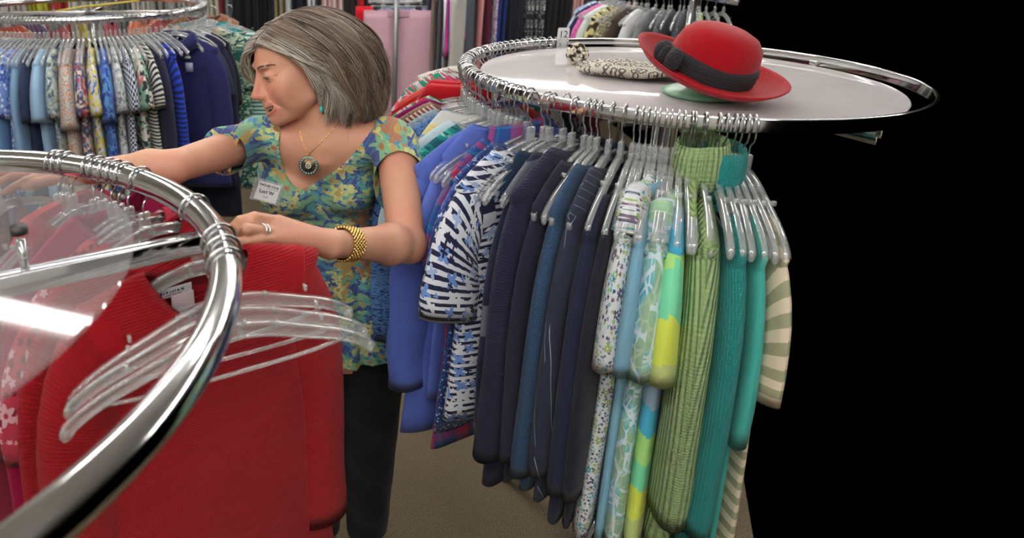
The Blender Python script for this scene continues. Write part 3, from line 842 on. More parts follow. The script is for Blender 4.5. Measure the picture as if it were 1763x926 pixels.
for dg in (73.2, 66, 59.5, 21, 17, 13):
    p = on_rack(RL, dg, 0, 0, jit.uniform(-4, 4)+(10 if dg < 30 else 0)); hanger(p, HLL, HL, .0222)
# sheer mauve top held up by the woman's far hand
SHEER = fabric('solid', (150, 104, 110), key='sheer'); SHEER.node_tree.nodes['Principled BSDF'].inputs['Alpha'].default_value = .6
L_(88, SHEER, 'scarf', 'sheer mauve-brown top held between the fingers of the woman\'s far hand', sleeve=0, hw=.10, Ln=.5, nw=.05, t=.012, name='sheer_top')

# ------------------------------------------------------------------ round rack behind on the left
HB = 'clear plastic hangers on the back left rack'; HLB = 'clear plastic hanger on the rack of blue tops behind the woman'
def B_(deg, mat, cat, label, **kw):
    kw.setdefault('t', .022); kw.setdefault('amp', .009); kw.setdefault('nw', .105); kw.setdefault('drop', .05); kw['zoff'] = kw.get('zoff', 0)-.03; h = kw.pop('hang', True)
    return G(RB, deg, mat, cat, label, HB, HLB if h else None, rail_top=.002, Rh=.018, **kw)
B_(236, F('solid', (98, 84, 128)), 'top', 'dusky violet top at the left edge of the back left rack', sleeve=.3)
B_(241, F('ditsy', (30, 26, 30), (190, 180, 180), (150, 40, 60), (90, 30, 50), scale=1.3), 'dress', 'black dress dotted with red and white flowers at the left edge', sleeve=.2, Ln=.9)
B_(246, F('solid', (186, 202, 224)), 'shirt', 'palest blue shirt, leftmost of the light ones', sleeve=.5)
B_(250.5, F('solid', (166, 180, 210)), 'shirt', 'lavender-grey blue shirt right of the palest one', sleeve=.5)
B_(255, F('solid', (196, 206, 210)), 'shirt', 'whitish shirt in front of the long sky-blue one', sleeve=.2)
B_(259, F('solid', (118, 160, 206)), 'dress', 'long sky-blue shirt reaching lowest of the blue tops', sleeve=.5, Ln=.9, t=.03)
B_(263, F('ditsy', (110, 140, 200), (220, 226, 240), (60, 80, 160), scale=1.2), 'tunic', 'blue and white blossom print tunic over the sky-blue shirt', sleeve=.2)
B_(266.5, F('solid', (130, 166, 204)), 'shirt', 'powder blue shirt between the blossom print and the navy top', sleeve=.5)
B_(270, F('solid', (44, 54, 84)), 'top', 'short navy top between two chambray shirts', sleeve=.22)
B_(273.5, F('solid', (150, 184, 218)), 'shirt', 'chambray shirt with a flaring short sleeve', sleeve=.22, flare=.02, t=.028)
B_(277.5, F('floral', (140, 160, 176), (206, 214, 214), (80, 100, 110), (180, 190, 170)), 'blouse', 'grey-green watercolour print blouse beside the paisley one', sleeve=.2)
B_(282, F('paisley', (196, 188, 180), (150, 140, 140), (206, 130, 90)), 'blouse', 'beige paisley blouse with orange rosettes and a wide sleeve', sleeve=.26, flare=.03, t=.032, Ln=.72)
B_(286, F('floral', (78, 76, 104), (200, 70, 80), (150, 160, 190), (220, 200, 190)), 'blouse', 'dark multicoloured print blouse right of the paisley one', sleeve=.2, Ln=.75)
B_(290, F('floral', (216, 218, 222), (226, 206, 70), (206, 196, 90), (90, 120, 190), (226, 210, 90)), 'blouse', 'white blouse with yellow and blue lemons-and-leaves print', sleeve=.2, Ln=.8, t=.023)
B_(294, F('floral', (88, 140, 196), (40, 60, 130), (40, 60, 140), (70, 100, 170), scale=1.2), 'shirt', 'mid-blue shirt printed with navy palm flowers', sleeve=.24, t=.026)
B_(297.5, F('ditsy', (180, 186, 190), (90, 100, 110), (220, 220, 220)), 'blouse', 'grey and white leaf print blouse behind the houndstooth one', sleeve=.2, Ln=.75)
B_(301, F('houndstooth', (24, 32, 70), (214, 222, 232)), 'top', 'navy and white dotted check top', sleeve=.2, t=.022)
B_(305, F('floral', (50, 48, 56), (196, 120, 120), (120, 170, 150), (210, 210, 200), scale=1.2), 'blouse', 'charcoal blouse with peach and mint flowers', sleeve=.2, Ln=.76, t=.026)
B_(309, F('stripes', (30, 32, 44), (214, 214, 206), scale=.55), 'top', 'black and ivory narrow striped top', sleeve=.2, t=.02)
B_(312.5, F('solid', (34, 34, 58)), 'cardigan', 'plain ink-black cardigan between two striped tops', sleeve=.5, t=.026)
B_(317, F('stripes', (26, 34, 84), (28, 64, 190), scale=.75), 'top', 'royal blue and navy striped top', sleeve=.5, t=.022)
def paper_tag(root):
    mb = MB(); mb.box((.075, -.052, -.140), (.036, .0015, .045)); mb.build('paper_tag', plain('grey_card', srgb(150, 156, 176), .7), root)
    mb = MB(); mb.box((.055, -.046, -.092), (.055, .0015, .012)); mb.build('neck_label', plain('tan_label', srgb(190, 186, 170), .7), root)
B_(327, F('solid', (32, 34, 84)), 'shirt', 'navy polo shirt facing the aisle with a grey paper tag at its neck', sleeve=.5, t=.03, hw=.21, collar='shirt', extra=paper_tag, yaw=26, Ln=.76, dr=.05, nw=.085)
B_(333, F('solid', (40, 50, 66)), 'top', 'dark slate top with a floppy short sleeve', sleeve=.24, flare=.02, t=.028, yaw=20, Ln=.72)
B_(340, F('solid', (30, 28, 56)), 'cardigan', 'midnight cardigan right of the slate top', sleeve=.54, t=.03, yaw=14, Ln=.82)
B_(346, F('solid', (22, 24, 40)), 'dress', 'long black dress hanging lowest behind the woman\'s arm', sleeve=.3, Ln=1.0, t=.03)
B_(352, F('floral', (196, 200, 178), (40, 96, 80), (210, 130, 110), (50, 60, 80), (210, 196, 120), scale=.75), 'blouse', 'cream blouse with green, coral and navy leaf print by the woman\'s hair', sleeve=.25, t=.026, zoff=.02)
B_(358, F('solid', (44, 140, 146)), 'sweater', 'turquoise sweater on the right of the back left rack', sleeve=.5, t=.024, zoff=.03)
B_(4, F('solid', (24, 122, 132)), 'sweater', 'deeper teal sweater behind the turquoise one', sleeve=.5, t=.022, zoff=.03)
B_(349, F('floral', (40, 92, 82), (130, 160, 130), (24, 70, 70), (170, 184, 160), scale=.7), 'dress', 'green and cream leafy dress below the woman\'s fringe', sleeve=.2, Ln=.85, dr=.10)
B_(355, F('stripes', (36, 130, 120), (216, 222, 216), scale=.7), 'dress', 'teal and white striped dress below the woman\'s chin', sleeve=.2, Ln=.85, dr=.16)
B_(12, F('solid', (200, 204, 196)), 'blouse', 'off-white blouse at the rear of the back left rack', sleeve=.3)
B_(20, F('melange', (110, 66, 40), (140, 90, 56), (84, 50, 30), scale=1.2, sheen=.8), 'coat', 'rusty brown shaggy coat by the woman\'s crown', sleeve=.5, t=.04, zoff=.05)
for dg, c, nm in ((40, (206, 200, 196), 'ivory'), (60, (150, 60, 60), 'brick red'), (80, (226, 130, 90), 'orange'), (100, (170, 30, 70), 'raspberry'), (115, (200, 204, 60), 'acid yellow'), (130, (220, 110, 110), 'salmon'), (145, (120, 90, 140), 'mauve'), (160, (214, 90, 60), 'vermilion')):
    B_(dg, F('solid', c), 'top', nm+' top seen under the rail at the rear of the back left rack', sleeve=.3)
for dg in (243, 248, 252.5, 257, 261, 265, 268, 272, 276, 280, 284, 288, 292, 296, 299, 303, 307, 311, 315, 320, 323, 329, 337, 343, 355, 1, 8, 15, 24, 30):
    p = on_rack(RB, dg, .002, 0, jit.uniform(-4, 4)); hanger(p, HLB, HB, .018)
# ------------------------------------------------------------------ small round rack, far right
HQ = 'hangers on the far right rack'; HLQ = 'clear plastic hanger on the small rack behind the red hat'
for dg, m, cat, lab, kw in (
    (158, F('solid', (120, 160, 210)), 'shirt', 'light blue shirt, leftmost on the rack behind the red hat', {}),
    (165, F('ditsy', (176, 184, 204), (100, 110, 150), (220, 222, 232), scale=1.6), 'blouse', 'grey-blue blossom blouse next to the light blue shirt', {}),
    (172, F('solid', (34, 40, 66)), 'top', 'navy top between the blossom blouse and the pink one', {}),
    (179, F('dots', (210, 110, 170), (180, 70, 140)), 'top', 'orchid pink dotted top behind the acrylic table top', {}),
    (186, F('solid', (206, 214, 206)), 'blouse', 'pale mint-white blouse beside the orchid pink top', {}),
    (193, F('floral', (60, 48, 44), (216, 150, 140), (200, 190, 130), (30, 28, 30), scale=1.6), 'blouse', 'dark blouse with peach roses and khaki leaves', dict(t=.03)),
    (200, F('melange', (190, 180, 140), (90, 80, 60), (220, 214, 190), scale=1.2), 'blouse', 'khaki and cream mottled blouse beside the rose print', {}),
    (207, F('solid', (58, 44, 38)), 'cardigan', 'chocolate brown cardigan left of the grey ones', {}),
    (214, F('solid', (206, 206, 208)), 'blouse', 'white edged blouse between brown and grey', {}),
    (221, F('solid', (112, 116, 120)), 'sweater', 'mid-grey sweater left of the red hat brim', {}),
    (229, F('solid', (84, 88, 94)), 'sweater', 'charcoal sweater above the red hat brim', {}),
    (238, F('solid', (60, 64, 72)), 'jacket', 'slate jacket directly behind the hat crown', {}),
    (247, F('ditsy', (140, 150, 120), (220, 220, 200), (90, 110, 80)), 'blouse', 'sage print blouse at the right edge of the photo', {})):
    G(RQ, dg, m, cat, lab, HQ, HLQ, rail_top=.002, Rh=.018, sleeve=.45, t=kw.get('t', .024), amp=.008)
for dg in range(150, 262, 5): hanger(on_rack(RQ, dg+.7, .002, 0, jit.uniform(-4, 4)), HLQ, HQ, .018)

# ------------------------------------------------------------------ arm rack with trousers, in the middle behind the woman's head
tr = thing('display_rack', 'slim chrome rack whose dark upright stands in front of the pink trousers', 'clothes rack', (.29, 4.12, 0))
mb = MB(); mb.box((0, 0, .75), (.028, .02, 1.5), bev=.004); mb.build('upright', metal('dull_steel', (.35, .36, .37, 1), .35), tr)
mb = MB(); mb.box((.0, 0, 1.46), (1.3, .02, .028), bev=.004); mb.build('crossbar', CHROME_B, tr)
mb = MB(); mb.box((0, .12, 1.46), (.02, .5, .028), bev=.004); mb.build('arm', CHROME_B, tr)
for sg in (-1, 1):
    mb = MB(); mb.box((0, sg*.2, .02), (.03, .4, .03), bev=.004); mb.build('foot', CHROME_B, tr)
def clip_hanger(x, y, z, rz, label, group):
    r = thing('clip_hanger', label, 'hanger', (x, y, z), rz, group)
    mb = MB(); mb.tube(bez([(0, 0, -.10), (0, 0, -.05), (.018, 0, -.02), (.012, 0, .012), (-.008, 0, .014), (-.018, 0, -.004)], 5), .0018, 6); mb.build('hook', HOOK, r)
    mb = MB(); mb.tube([(-.17, 0, -.105), (.17, 0, -.105)], .006, 8); mb.build('bar', CLEAR, r)
    for sg in (-1, 1):
        mb = MB(); mb.box((sg*.135, -.004, -.13), (.022, .018, .05), bev=.003); mb.build('clip', BLACKR, r)
    return r
zt = Wy(680, 18, 4.17)[2]
x0 = Wy(685, 18, 4.17)[0]
clip_hanger(x0, 4.17, zt+.13, 0, 'clip hanger gripping the pink trousers by the waistband', 'clip hangers in the middle')
make_bottoms('trousers', 'trousers', 'dusty pink trousers clipped by the waist, hanging face-on behind the upright', F('solid', (196, 156, 170)), (x0, 4.17, zt, 0), 'trousers', seed=3, w=.205, Ln=1.02, t=.022, z0=0)
clip_hanger(x0-.01, 4.24, zt+.15, 0, 'clip hanger with pale patterned trousers behind the pink ones', 'clip hangers in the middle')
make_bottoms('trousers', 'trousers', 'blue and white patterned trousers peeking out right of the pink pair', F('ditsy', (120, 146, 200), (214, 220, 234), (70, 90, 150), scale=1.3), (x0+.085, 4.25, zt+.0, 0), 'trousers', seed=4, w=.20, Ln=1.02, t=.02, z0=0)
make_bottoms('trousers', 'trousers', 'grey trousers behind the blue and white patterned pair', F('solid', (130, 136, 150)), (x0+.12, 4.32, zt+.01, 0), 'trousers', seed=6, w=.20, Ln=1.05, t=.02, z0=0)
make_bottoms('shorts', 'shorts', 'bright red shorts hanging left of the pink trousers', F('solid', (205, 20, 40)), (x0-.205, 4.22, zt+.02, 0), 'folded', seed=8, w=.055, Ln=.30, t=.02, z0=0)
for i in range(10):
    clip_hanger(x0+jit.uniform(-.03, .03), 4.30+.03*i, zt+.14+.006*i, jit.uniform(-.05, .05), 'clip hanger in the stack above the pink trousers', 'clip hangers in the middle')
mid = [  # px at top, px at bottom, bottom y, depth, colour material, label
    (752, 757, 250, 4.34, F('solid', (62, 66, 84)), 'dark grey-blue trousers right of the patterned pair'),
    (759, 772, 250, 4.32, F('melange', (118, 106, 100), (132, 120, 112), (104, 94, 90)), 'taupe brown trousers, the only brown pair in the middle'),
    (770, 782, 250, 4.30, F('solid', (84, 86, 92)), 'iron grey trousers right of the taupe pair'),
    (780, 790, 250, 4.28, F('solid', (136, 138, 150)), 'pale grey trousers next to the bordered skirt'),
    (790, 803, 205, 4.22, F('solid', (205, 202, 194)), 'cream trousers behind the bordered skirt'),
    (780, 797, 92, 4.16, F('vstripes', (34, 50, 110), (190, 40, 130), (220, 222, 230), scale=1.0), 'skirt with magenta, navy and white vertical bands'),
    (798, 800, 70, 4.4, F('solid', (226, 108, 90)), 'coral orange trousers right of the bordered skirt'),
    (806, 808, 220, 4.5, F('solid', (70, 74, 90)), 'gunmetal trousers next to the coral ones')]
for i, (pa, pb, yb, Y, m, lab) in enumerate(mid):
    A = Wy(pa, -12, Y); Bp = Wy(pb, yb, Y)
    o = make_bottoms('skirt' if 'skirt' in lab else 'trousers', 'skirt' if 'skirt' in lab else 'trousers', lab, m, (A[0], Y, A[2], math.radians(68)), 'folded', seed=40+i, w=.19, Ln=A[2]-Bp[2], t=.022, z0=0, amp=.012)
    clip_hanger(A[0], Y, A[2]+.10, math.radians(68), 'clip hanger holding trousers right of the pink pair', 'clip hangers right of the pink trousers')

# ------------------------------------------------------------------ long far row
FY = 5.6
fr = thing('straight_clothes_rack', 'long straight chrome rail of the far row of dark trousers and pale skirts', 'clothes rack', (-.45, FY, 0))
mb = MB(); mb.tube([(-2.9, 0, 1.56), (2.9, 0, 1.56)], .016, 14); mb.build('rail', CHROME_B, fr)
for x in (-2.8, -.9, 1.0, 2.8):
    mb = MB(); mb.tube([(x, 0, .03), (x, 0, 1.56)], .014, 12); mb.build('upright', CHROME_B, fr)
    mb = MB(); mb.box((x, 0, .02), (.03, .5, .03), bev=.005); mb.build('foot', CHROME_B, fr)
runs = [  # px from, px to, sRGB, name, kind
    (-10, 20, (150, 150, 150), 'grey', 'plain'), (20, 60, (206, 200, 196), 'off-white', 'plain'), (60, 95, (200, 206, 70), 'acid yellow', 'plain'), (95, 130, (180, 60, 60), 'brick', 'plain'),
    (130, 165, (216, 216, 210), 'white', 'plain'), (165, 200, (196, 200, 196), 'silvery', 'plain'), (200, 235, (120, 124, 120), 'stone grey', 'plain'), (235, 270, (206, 204, 196), 'oyster', 'plain'),
    (270, 300, (150, 150, 146), 'pebble grey', 'plain'), (300, 340, (170, 172, 168), 'light grey', 'plain'),
    (340, 356, (216, 216, 214), 'white', 'plain'), (356, 384, (196, 192, 172), 'cream', 'plain'), (384, 391, (120, 30, 40), 'dark red', 'plain'), (391, 402, (130, 134, 140), 'steel grey', 'plain'),
    (402, 474, (26, 24, 28), 'black', 'plain'), (474, 492, (150, 142, 108), 'khaki', 'plain'), (492, 504, (190, 192, 192), 'pearl grey', 'plain'), (504, 530, (28, 32, 48), 'dark navy', 'plain'),
    (530, 545, (214, 216, 222), 'snow white', 'plain'), (545, 553, (40, 38, 40), 'off-black', 'plain'), (553, 592, (216, 204, 204), 'white and pink striped', 'stripe'), (592, 614, (44, 38, 40), 'brownish black', 'plain'),
    (614, 626, (196, 20, 36), 'red', 'plain'), (626, 640, (70, 60, 60), 'dusky brown', 'plain'), (640, 805, (60, 62, 70), 'dull grey', 'plain'), (805, 814, (52, 56, 70), 'dark steel', 'plain'),
    (814, 828, (196, 130, 130), 'rose', 'plain'), (828, 842, (84, 22, 44), 'maroon', 'plain'), (842, 850, (170, 150, 176), 'lilac lace', 'ditsy'), (850, 868, (24, 48, 110), 'deep blue', 'plain'),
    (868, 896, (28, 28, 40), 'blue-black', 'plain'), (896, 912, (92, 104, 104), 'grey and black printed', 'ditsyd'), (912, 930, (120, 124, 126), 'black and silver printed', 'ditsyd'), (930, 972, (24, 22, 24), 'jet black', 'plain'),
    (972, 996, (208, 158, 150), 'peach pink', 'plain'), (996, 1040, (60, 60, 66), 'soot grey', 'plain')]
zr = 1.56
for a, b_, col, nm, kd in runs:
    n = max(1, round((b_-a)/9.5)) if kd != 'x' else 1
    if b_-a > 100: n = 8
    for i in range(n):
        px = a+(b_-a)*(i+.5)/n; X = Wy(px, 10, FY)[0]
        q = [max(4, min(245, v+jit.uniform(-4, 4))) for v in col]
        if kd == 'stripe': m = F('vstripes', (222, 216, 214), (206, 150, 156), scale=.6)
        elif kd == 'ditsy': m = F('ditsy', col, (220, 215, 225), (110, 90, 130), scale=1.2)
        elif kd == 'ditsyd': m = F('ditsy', (30, 30, 34), col, (170, 176, 176), scale=1.6)
        else: m = F('solid', tuple(col))
        kind = 'skirt' if nm in ('cream', 'white', 'lilac lace', 'white and pink striped', 'oyster', 'silvery') else 'trousers'
        lab = f"{nm} {kind} in the far row" + (f" behind the back left rack" if px < 340 else " above the woman's hair" if px < 626 else " behind the pink trousers" if px < 805 else " beyond the front right rack")
        w = min(.03, (b_-a)/n/1150*5.9*.52)
        make_bottoms(kind, kind, lab, m, (X, FY+jit.uniform(-.04, .04), 1.50, PI/2+jit.uniform(-.06, .06)), 'folded', seed=int(px), group=f'{nm} {kind} in the far row', w=.19, Ln=(.62 if kind == 'skirt' and px > 800 else .62 if kind == 'skirt' else 1.12)+(.15 if kind == 'skirt' else 0), t=w, z0=-.06, amp=.009)
        
# ------------------------------------------------------------------ hangers of the far row: one hook each, shared by the groups above
for k in range(60):
    px = 335+k*11.5; X = Wy(px, 10, FY)[0]
    clip_hanger(X, FY, 1.57, PI/2, 'clip hanger on the long far rail', 'clip hangers on the far rail')
# ------------------------------------------------------------------ implicit surfaces, polygonised with surface nets
def s_ell(P, c, r, R=None):
    q = P-np.array(c, dtype=P.dtype)
    if R is not None: q = q @ np.array(R, dtype=P.dtype)
    r = np.array(r, dtype=P.dtype); k0 = np.sqrt(((q/r)**2).sum(1)); k1 = np.sqrt(((q/(r*r))**2).sum(1))+1e-9
    return k0*(k0-1)/k1
def s_rc(P, a, b, r1, r2):
    a = np.array(a, dtype=P.dtype); b = np.array(b, dtype=P.dtype); ba = b-a; L = float((ba*ba).sum())
    t = np.clip(((P-a) @ ba)/L, 0, 1); d = P-a-t[:, None]*ba
    return np.sqrt((d*d).sum(1))-(r1+(r2-r1)*t)
def smin(a, b, k):
    h = np.clip(.5+.5*(b-a)/k, 0, 1); return b+(a-b)*h-k*h*(1-h)
def smax(a, b, k): return -smin(-a, -b, k)
def surface_net(f, axes, lip=1.0):
    X, Y, Z = [np.array(a, dtype=np.float32) for a in axes]
    nx, ny, nz = len(X), len(Y), len(Z); D = np.full((nx, ny, nz), 1.0, dtype=np.float32); B = 12
    for i in range(0, nx, B):
        for j in range(0, ny, B):
            ks = list(range(0, nz, B))
            x1, y1 = min(nx, i+B), min(ny, j+B)
            Cn = []; Rr = []
            for k in ks:
                z1 = min(nz, k+B); lo = np.array([X[i], Y[j], Z[k]]); hi = np.array([X[x1-1], Y[y1-1], Z[z1-1]])
                Cn.append((lo+hi)/2); Rr.append(np.linalg.norm(hi-lo)/2+.012)
            v = f(np.array(Cn, dtype=np.float32))
            for k, vv, rr in zip(ks, v, Rr):
                z1 = min(nz, k+B)
                if abs(vv) > rr*1.7*lip: D[i:x1, j:y1, k:z1] = 1.0 if vv > 0 else -1.0; continue
                g = np.stack(np.meshgrid(X[i:x1], Y[j:y1], Z[k:z1], indexing='ij'), -1).reshape(-1, 3)
                D[i:x1, j:y1, k:z1] = f(g).reshape(x1-i, y1-j, z1-k)
    I = D < 0
    cnt = np.zeros((nx-1, ny-1, nz-1), dtype=np.uint8); offs = [(a, b, c) for a in (0, 1) for b in (0, 1) for c in (0, 1)]
    for a, b, c in offs: cnt += I[a:nx-1+a, b:ny-1+b, c:nz-1+c]
    act = np.flatnonzero(((cnt > 0) & (cnt < 8)).ravel()); del cnt
    ci, cj, ck = np.unravel_index(act, (nx-1, ny-1, nz-1))
    vals = {o: D[ci+o[0], cj+o[1], ck+o[2]] for o in offs}
    acc = np.zeros((len(act), 3)); num = np.zeros(len(act))
    ax = (X, Y, Z); base = (ci, cj, ck)
    for o in offs:
        for d in range(3):
            if o[d]: continue
            o2 = list(o); o2[d] = 1; o2 = tuple(o2); v0, v1 = vals[o], vals[o2]; cr = (v0 < 0) != (v1 < 0)
            t = np.where(cr, v0/(v0-v1+1e-20), 0)
            p = np.stack([ax[e][base[e]+o[e]] for e in range(3)], 1).astype(float)
            p[:, d] += t*(ax[d][base[d]+1]-ax[d][base[d]])
            acc += np.where(cr[:, None], p, 0); num += cr
    V = acc/num[:, None]
    def idx(a, b, c):
        key = (a*(ny-1)+b)*(nz-1)+c; return np.searchsorted(act, key)
    Fs = []
    for d in range(3):
        e, g = [(1, 2), (2, 0), (0, 1)][d]
        sl0 = [slice(None)]*3; sl1 = [slice(None)]*3; sl0[d] = slice(0, -1); sl1[d] = slice(1, None)
        A, Bm = I[tuple(sl0)], I[tuple(sl1)]; ch = np.argwhere(A != Bm); ins = A[tuple(ch.T)]
        ok = (ch[:, e] > 0) & (ch[:, g] > 0); ok &= (ch[:, e] < (nx, ny, nz)[e]-1) & (ch[:, g] < (nx, ny, nz)[g]-1)
        ch = ch[ok]; ins = ins[ok]; q = []
        for de, dg in ((1, 1), (0, 1), (0, 0), (1, 0)):
            c = ch.copy(); c[:, e] -= de; c[:, g] -= dg; q.append(idx(c[:, 0], c[:, 1], c[:, 2]))
        q = np.stack(q, 1); q[~ins] = q[~ins][:, ::-1]; Fs.append(q)
    return V, np.concatenate(Fs)
def fast_mesh(name, V, F, mat, parent=None):
    me = bpy.data.meshes.new(name); nf = len(F); k = F.shape[1]
    me.vertices.add(len(V)); me.vertices.foreach_set('co', np.asarray(V, np.float32).ravel())
    me.loops.add(nf*k); me.loops.foreach_set('vertex_index', F.astype(np.int32).ravel())
    me.polygons.add(nf); me.polygons.foreach_set('loop_start', np.arange(0, nf*k, k, dtype=np.int32))
    me.update(calc_edges=True); me.validate()
    me.polygons.foreach_set('use_smooth', [True]*len(me.polygons))
    o = bpy.data.objects.new(name, me); COL.objects.link(o); me.materials.append(mat)
    if parent: o.parent = parent
    return o
def axis_pts(segs):
    """[(from, to, step), ...] joined"""
    out = [segs[0][0]]
    for a, b, s in segs:
        n = max(1, round((b-a)/s)); out += list(a+(b-a)*(np.arange(n)+1)/n)
    return out

# ------------------------------------------------------------------ the woman
cR = np.array([1, 0, 0.]); cU = np.array([0, math.sin(PITCH), math.cos(PITCH)]); cT = np.array([0, -math.cos(PITCH), math.sin(PITCH)])
HO = Wd(516, 129, 1.50)
hF = -.87*cR-.34*cU+.34*cT; hF /= np.linalg.norm(hF)
hU = -.34*cR+.88*cU+.30*cT; hU -= hU.dot(hF)*hF; hU /= np.linalg.norm(hU)
hL = np.cross(hU, hF)
HM = np.stack([hL, hF, hU], 1)          # columns: left, forward, up
def HW(p): return HO+HM @ np.array(p, float)

neck_b = Wd(566, 238, 1.545)
SR = Wd(430, 246, 1.545); SL = Wd(682, 250, 1.50)
ER = Wd(300, 287, 1.29); WR = Wd(132, 297, 1.27)
EL = Wd(700, 420, 1.37); WL = Wd(568, 420, 1.16)
TY = 1.57
C0 = Wy(558, 250, TY-.01); C1 = Wy(549, 302, TY); C2 = Wy(562, 395, TY+.01); C3 = Wy(590, 500, TY+.03); C4 = C3+np.array([.01, .02, -.16])
BL = Wy(600, 322, TY-.075); BR = Wy(496, 328, TY-.078)
def squash(P, f=.66):
    q = P.copy(); q[:, 1] = TY+(q[:, 1]-TY)/f; return q
def sq(p, f=.66): q = np.array(p); q[1] = TY+(q[1]-TY)/f; return q
def torso(P):
    Q = squash(P)
    d = smin(s_rc(Q, sq(C0), sq(C1), .112, .136), s_rc(Q, sq(C1), sq(C2), .136, .112), .03)
    d = smin(d, s_rc(Q, sq(C2), sq(C3), .106, .148), .05)
    d = smin(d, s_rc(Q, sq(C3), sq(C4), .148, .150), .03)
    d = smin(d*.8, s_ell(P, BL, (.060, .058, .056)), .035)
    d = smin(d, s_ell(P, BR, (.066, .060, .058)), .035)
    return d
def shoulders(P):
    t0 = neck_b+np.array([0, .012, -.022])
    d = s_rc(P, t0, SL+np.array([-.02, .02, .012]), .052, .042)
    d = smin(d, s_rc(P, t0, SR+np.array([.02, .02, .012]), .052, .040), .03)
    return d
def arm(P, S, E, W_, rs, re, rm, rw):
    mid = E+(W_-E)*.25
    d = s_rc(P, S, E, rs, re)
    d = smin(d, s_rc(P, E, mid, re, rm), .012)
    return smin(d, s_rc(P, mid, W_, rm, rw), .02)
def hand(P, wrist, mcps, fingers, rw, k=.006):
    d = None
    for m in mcps:
        q = s_rc(P, wrist, m, rw, .0098); d = q if d is None else smin(d, q, .012)
    for f_ in fingers:
        pts, rs = f_
        q = None
        for a, b, r1, r2 in zip(pts[:-1], pts[1:], rs[:-1], rs[1:]):
            s_ = s_rc(P, a, b, r1, r2); q = s_ if q is None else smin(q, s_, .0025)
        d = smin(d, q, k)
    return d
mL = [Wd(480, 380, 1.09), Wd(472, 388, 1.078), Wd(468, 399, 1.068), Wd(474, 411, 1.065)]
fL = [([mL[0], Wd(438, 373, 1.05), Wd(413, 379, 1.04), Wd(399, 390, 1.045)], (.0088, .0080, .0072, .0060)),
      ([mL[1], Wd(430, 382, 1.045), Wd(408, 389, 1.04), Wd(396, 399, 1.05)], (.0088, .0080, .0072, .0060)),
      ([mL[2], Wd(425, 394, 1.012), Wd(414, 402, 1.03), Wd(428, 408, 1.055)], (.0088, .0086, .0074, .0062)),
      ([mL[3], Wd(446, 412, 1.03), Wd(422, 415, 1.012), Wd(404, 414, 1.008)], (.0082, .0072, .0065, .0054)),
      ([Wd(540, 424, 1.14), Wd(505, 424, 1.11), Wd(474, 420, 1.10), Wd(448, 416, 1.09)], (.012, .0112, .0095, .0078))]
mR = [Wd(74, 304, 1.245), Wd(62, 297, 1.25), Wd(54, 290, 1.26), Wd(50, 283, 1.27)]
fR = [([mR[0], Wd(44, 312, 1.225), Wd(24, 322, 1.22), Wd(8, 331, 1.225)], (.0098, .0088, .0078, .0066)),
      ([mR[1], Wd(24, 302, 1.235), Wd(2, 312, 1.23), Wd(-12, 322, 1.235)], (.0098, .009, .008, .0068)),
      ([mR[2], Wd(14, 292, 1.25), Wd(-10, 300, 1.245), Wd(-26, 311, 1.245)], (.0096, .0088, .0078, .0066)),
      ([mR[3], Wd(16, 281, 1.265), Wd(-6, 287, 1.26), Wd(-20, 297, 1.26)], (.009, .008, .0072, .006)),
      ([Wd(112, 302, 1.255), Wd(88, 310, 1.235), Wd(64, 315, 1.225), Wd(44, 322, 1.22)], (.0125, .011, .0092, .0076))]
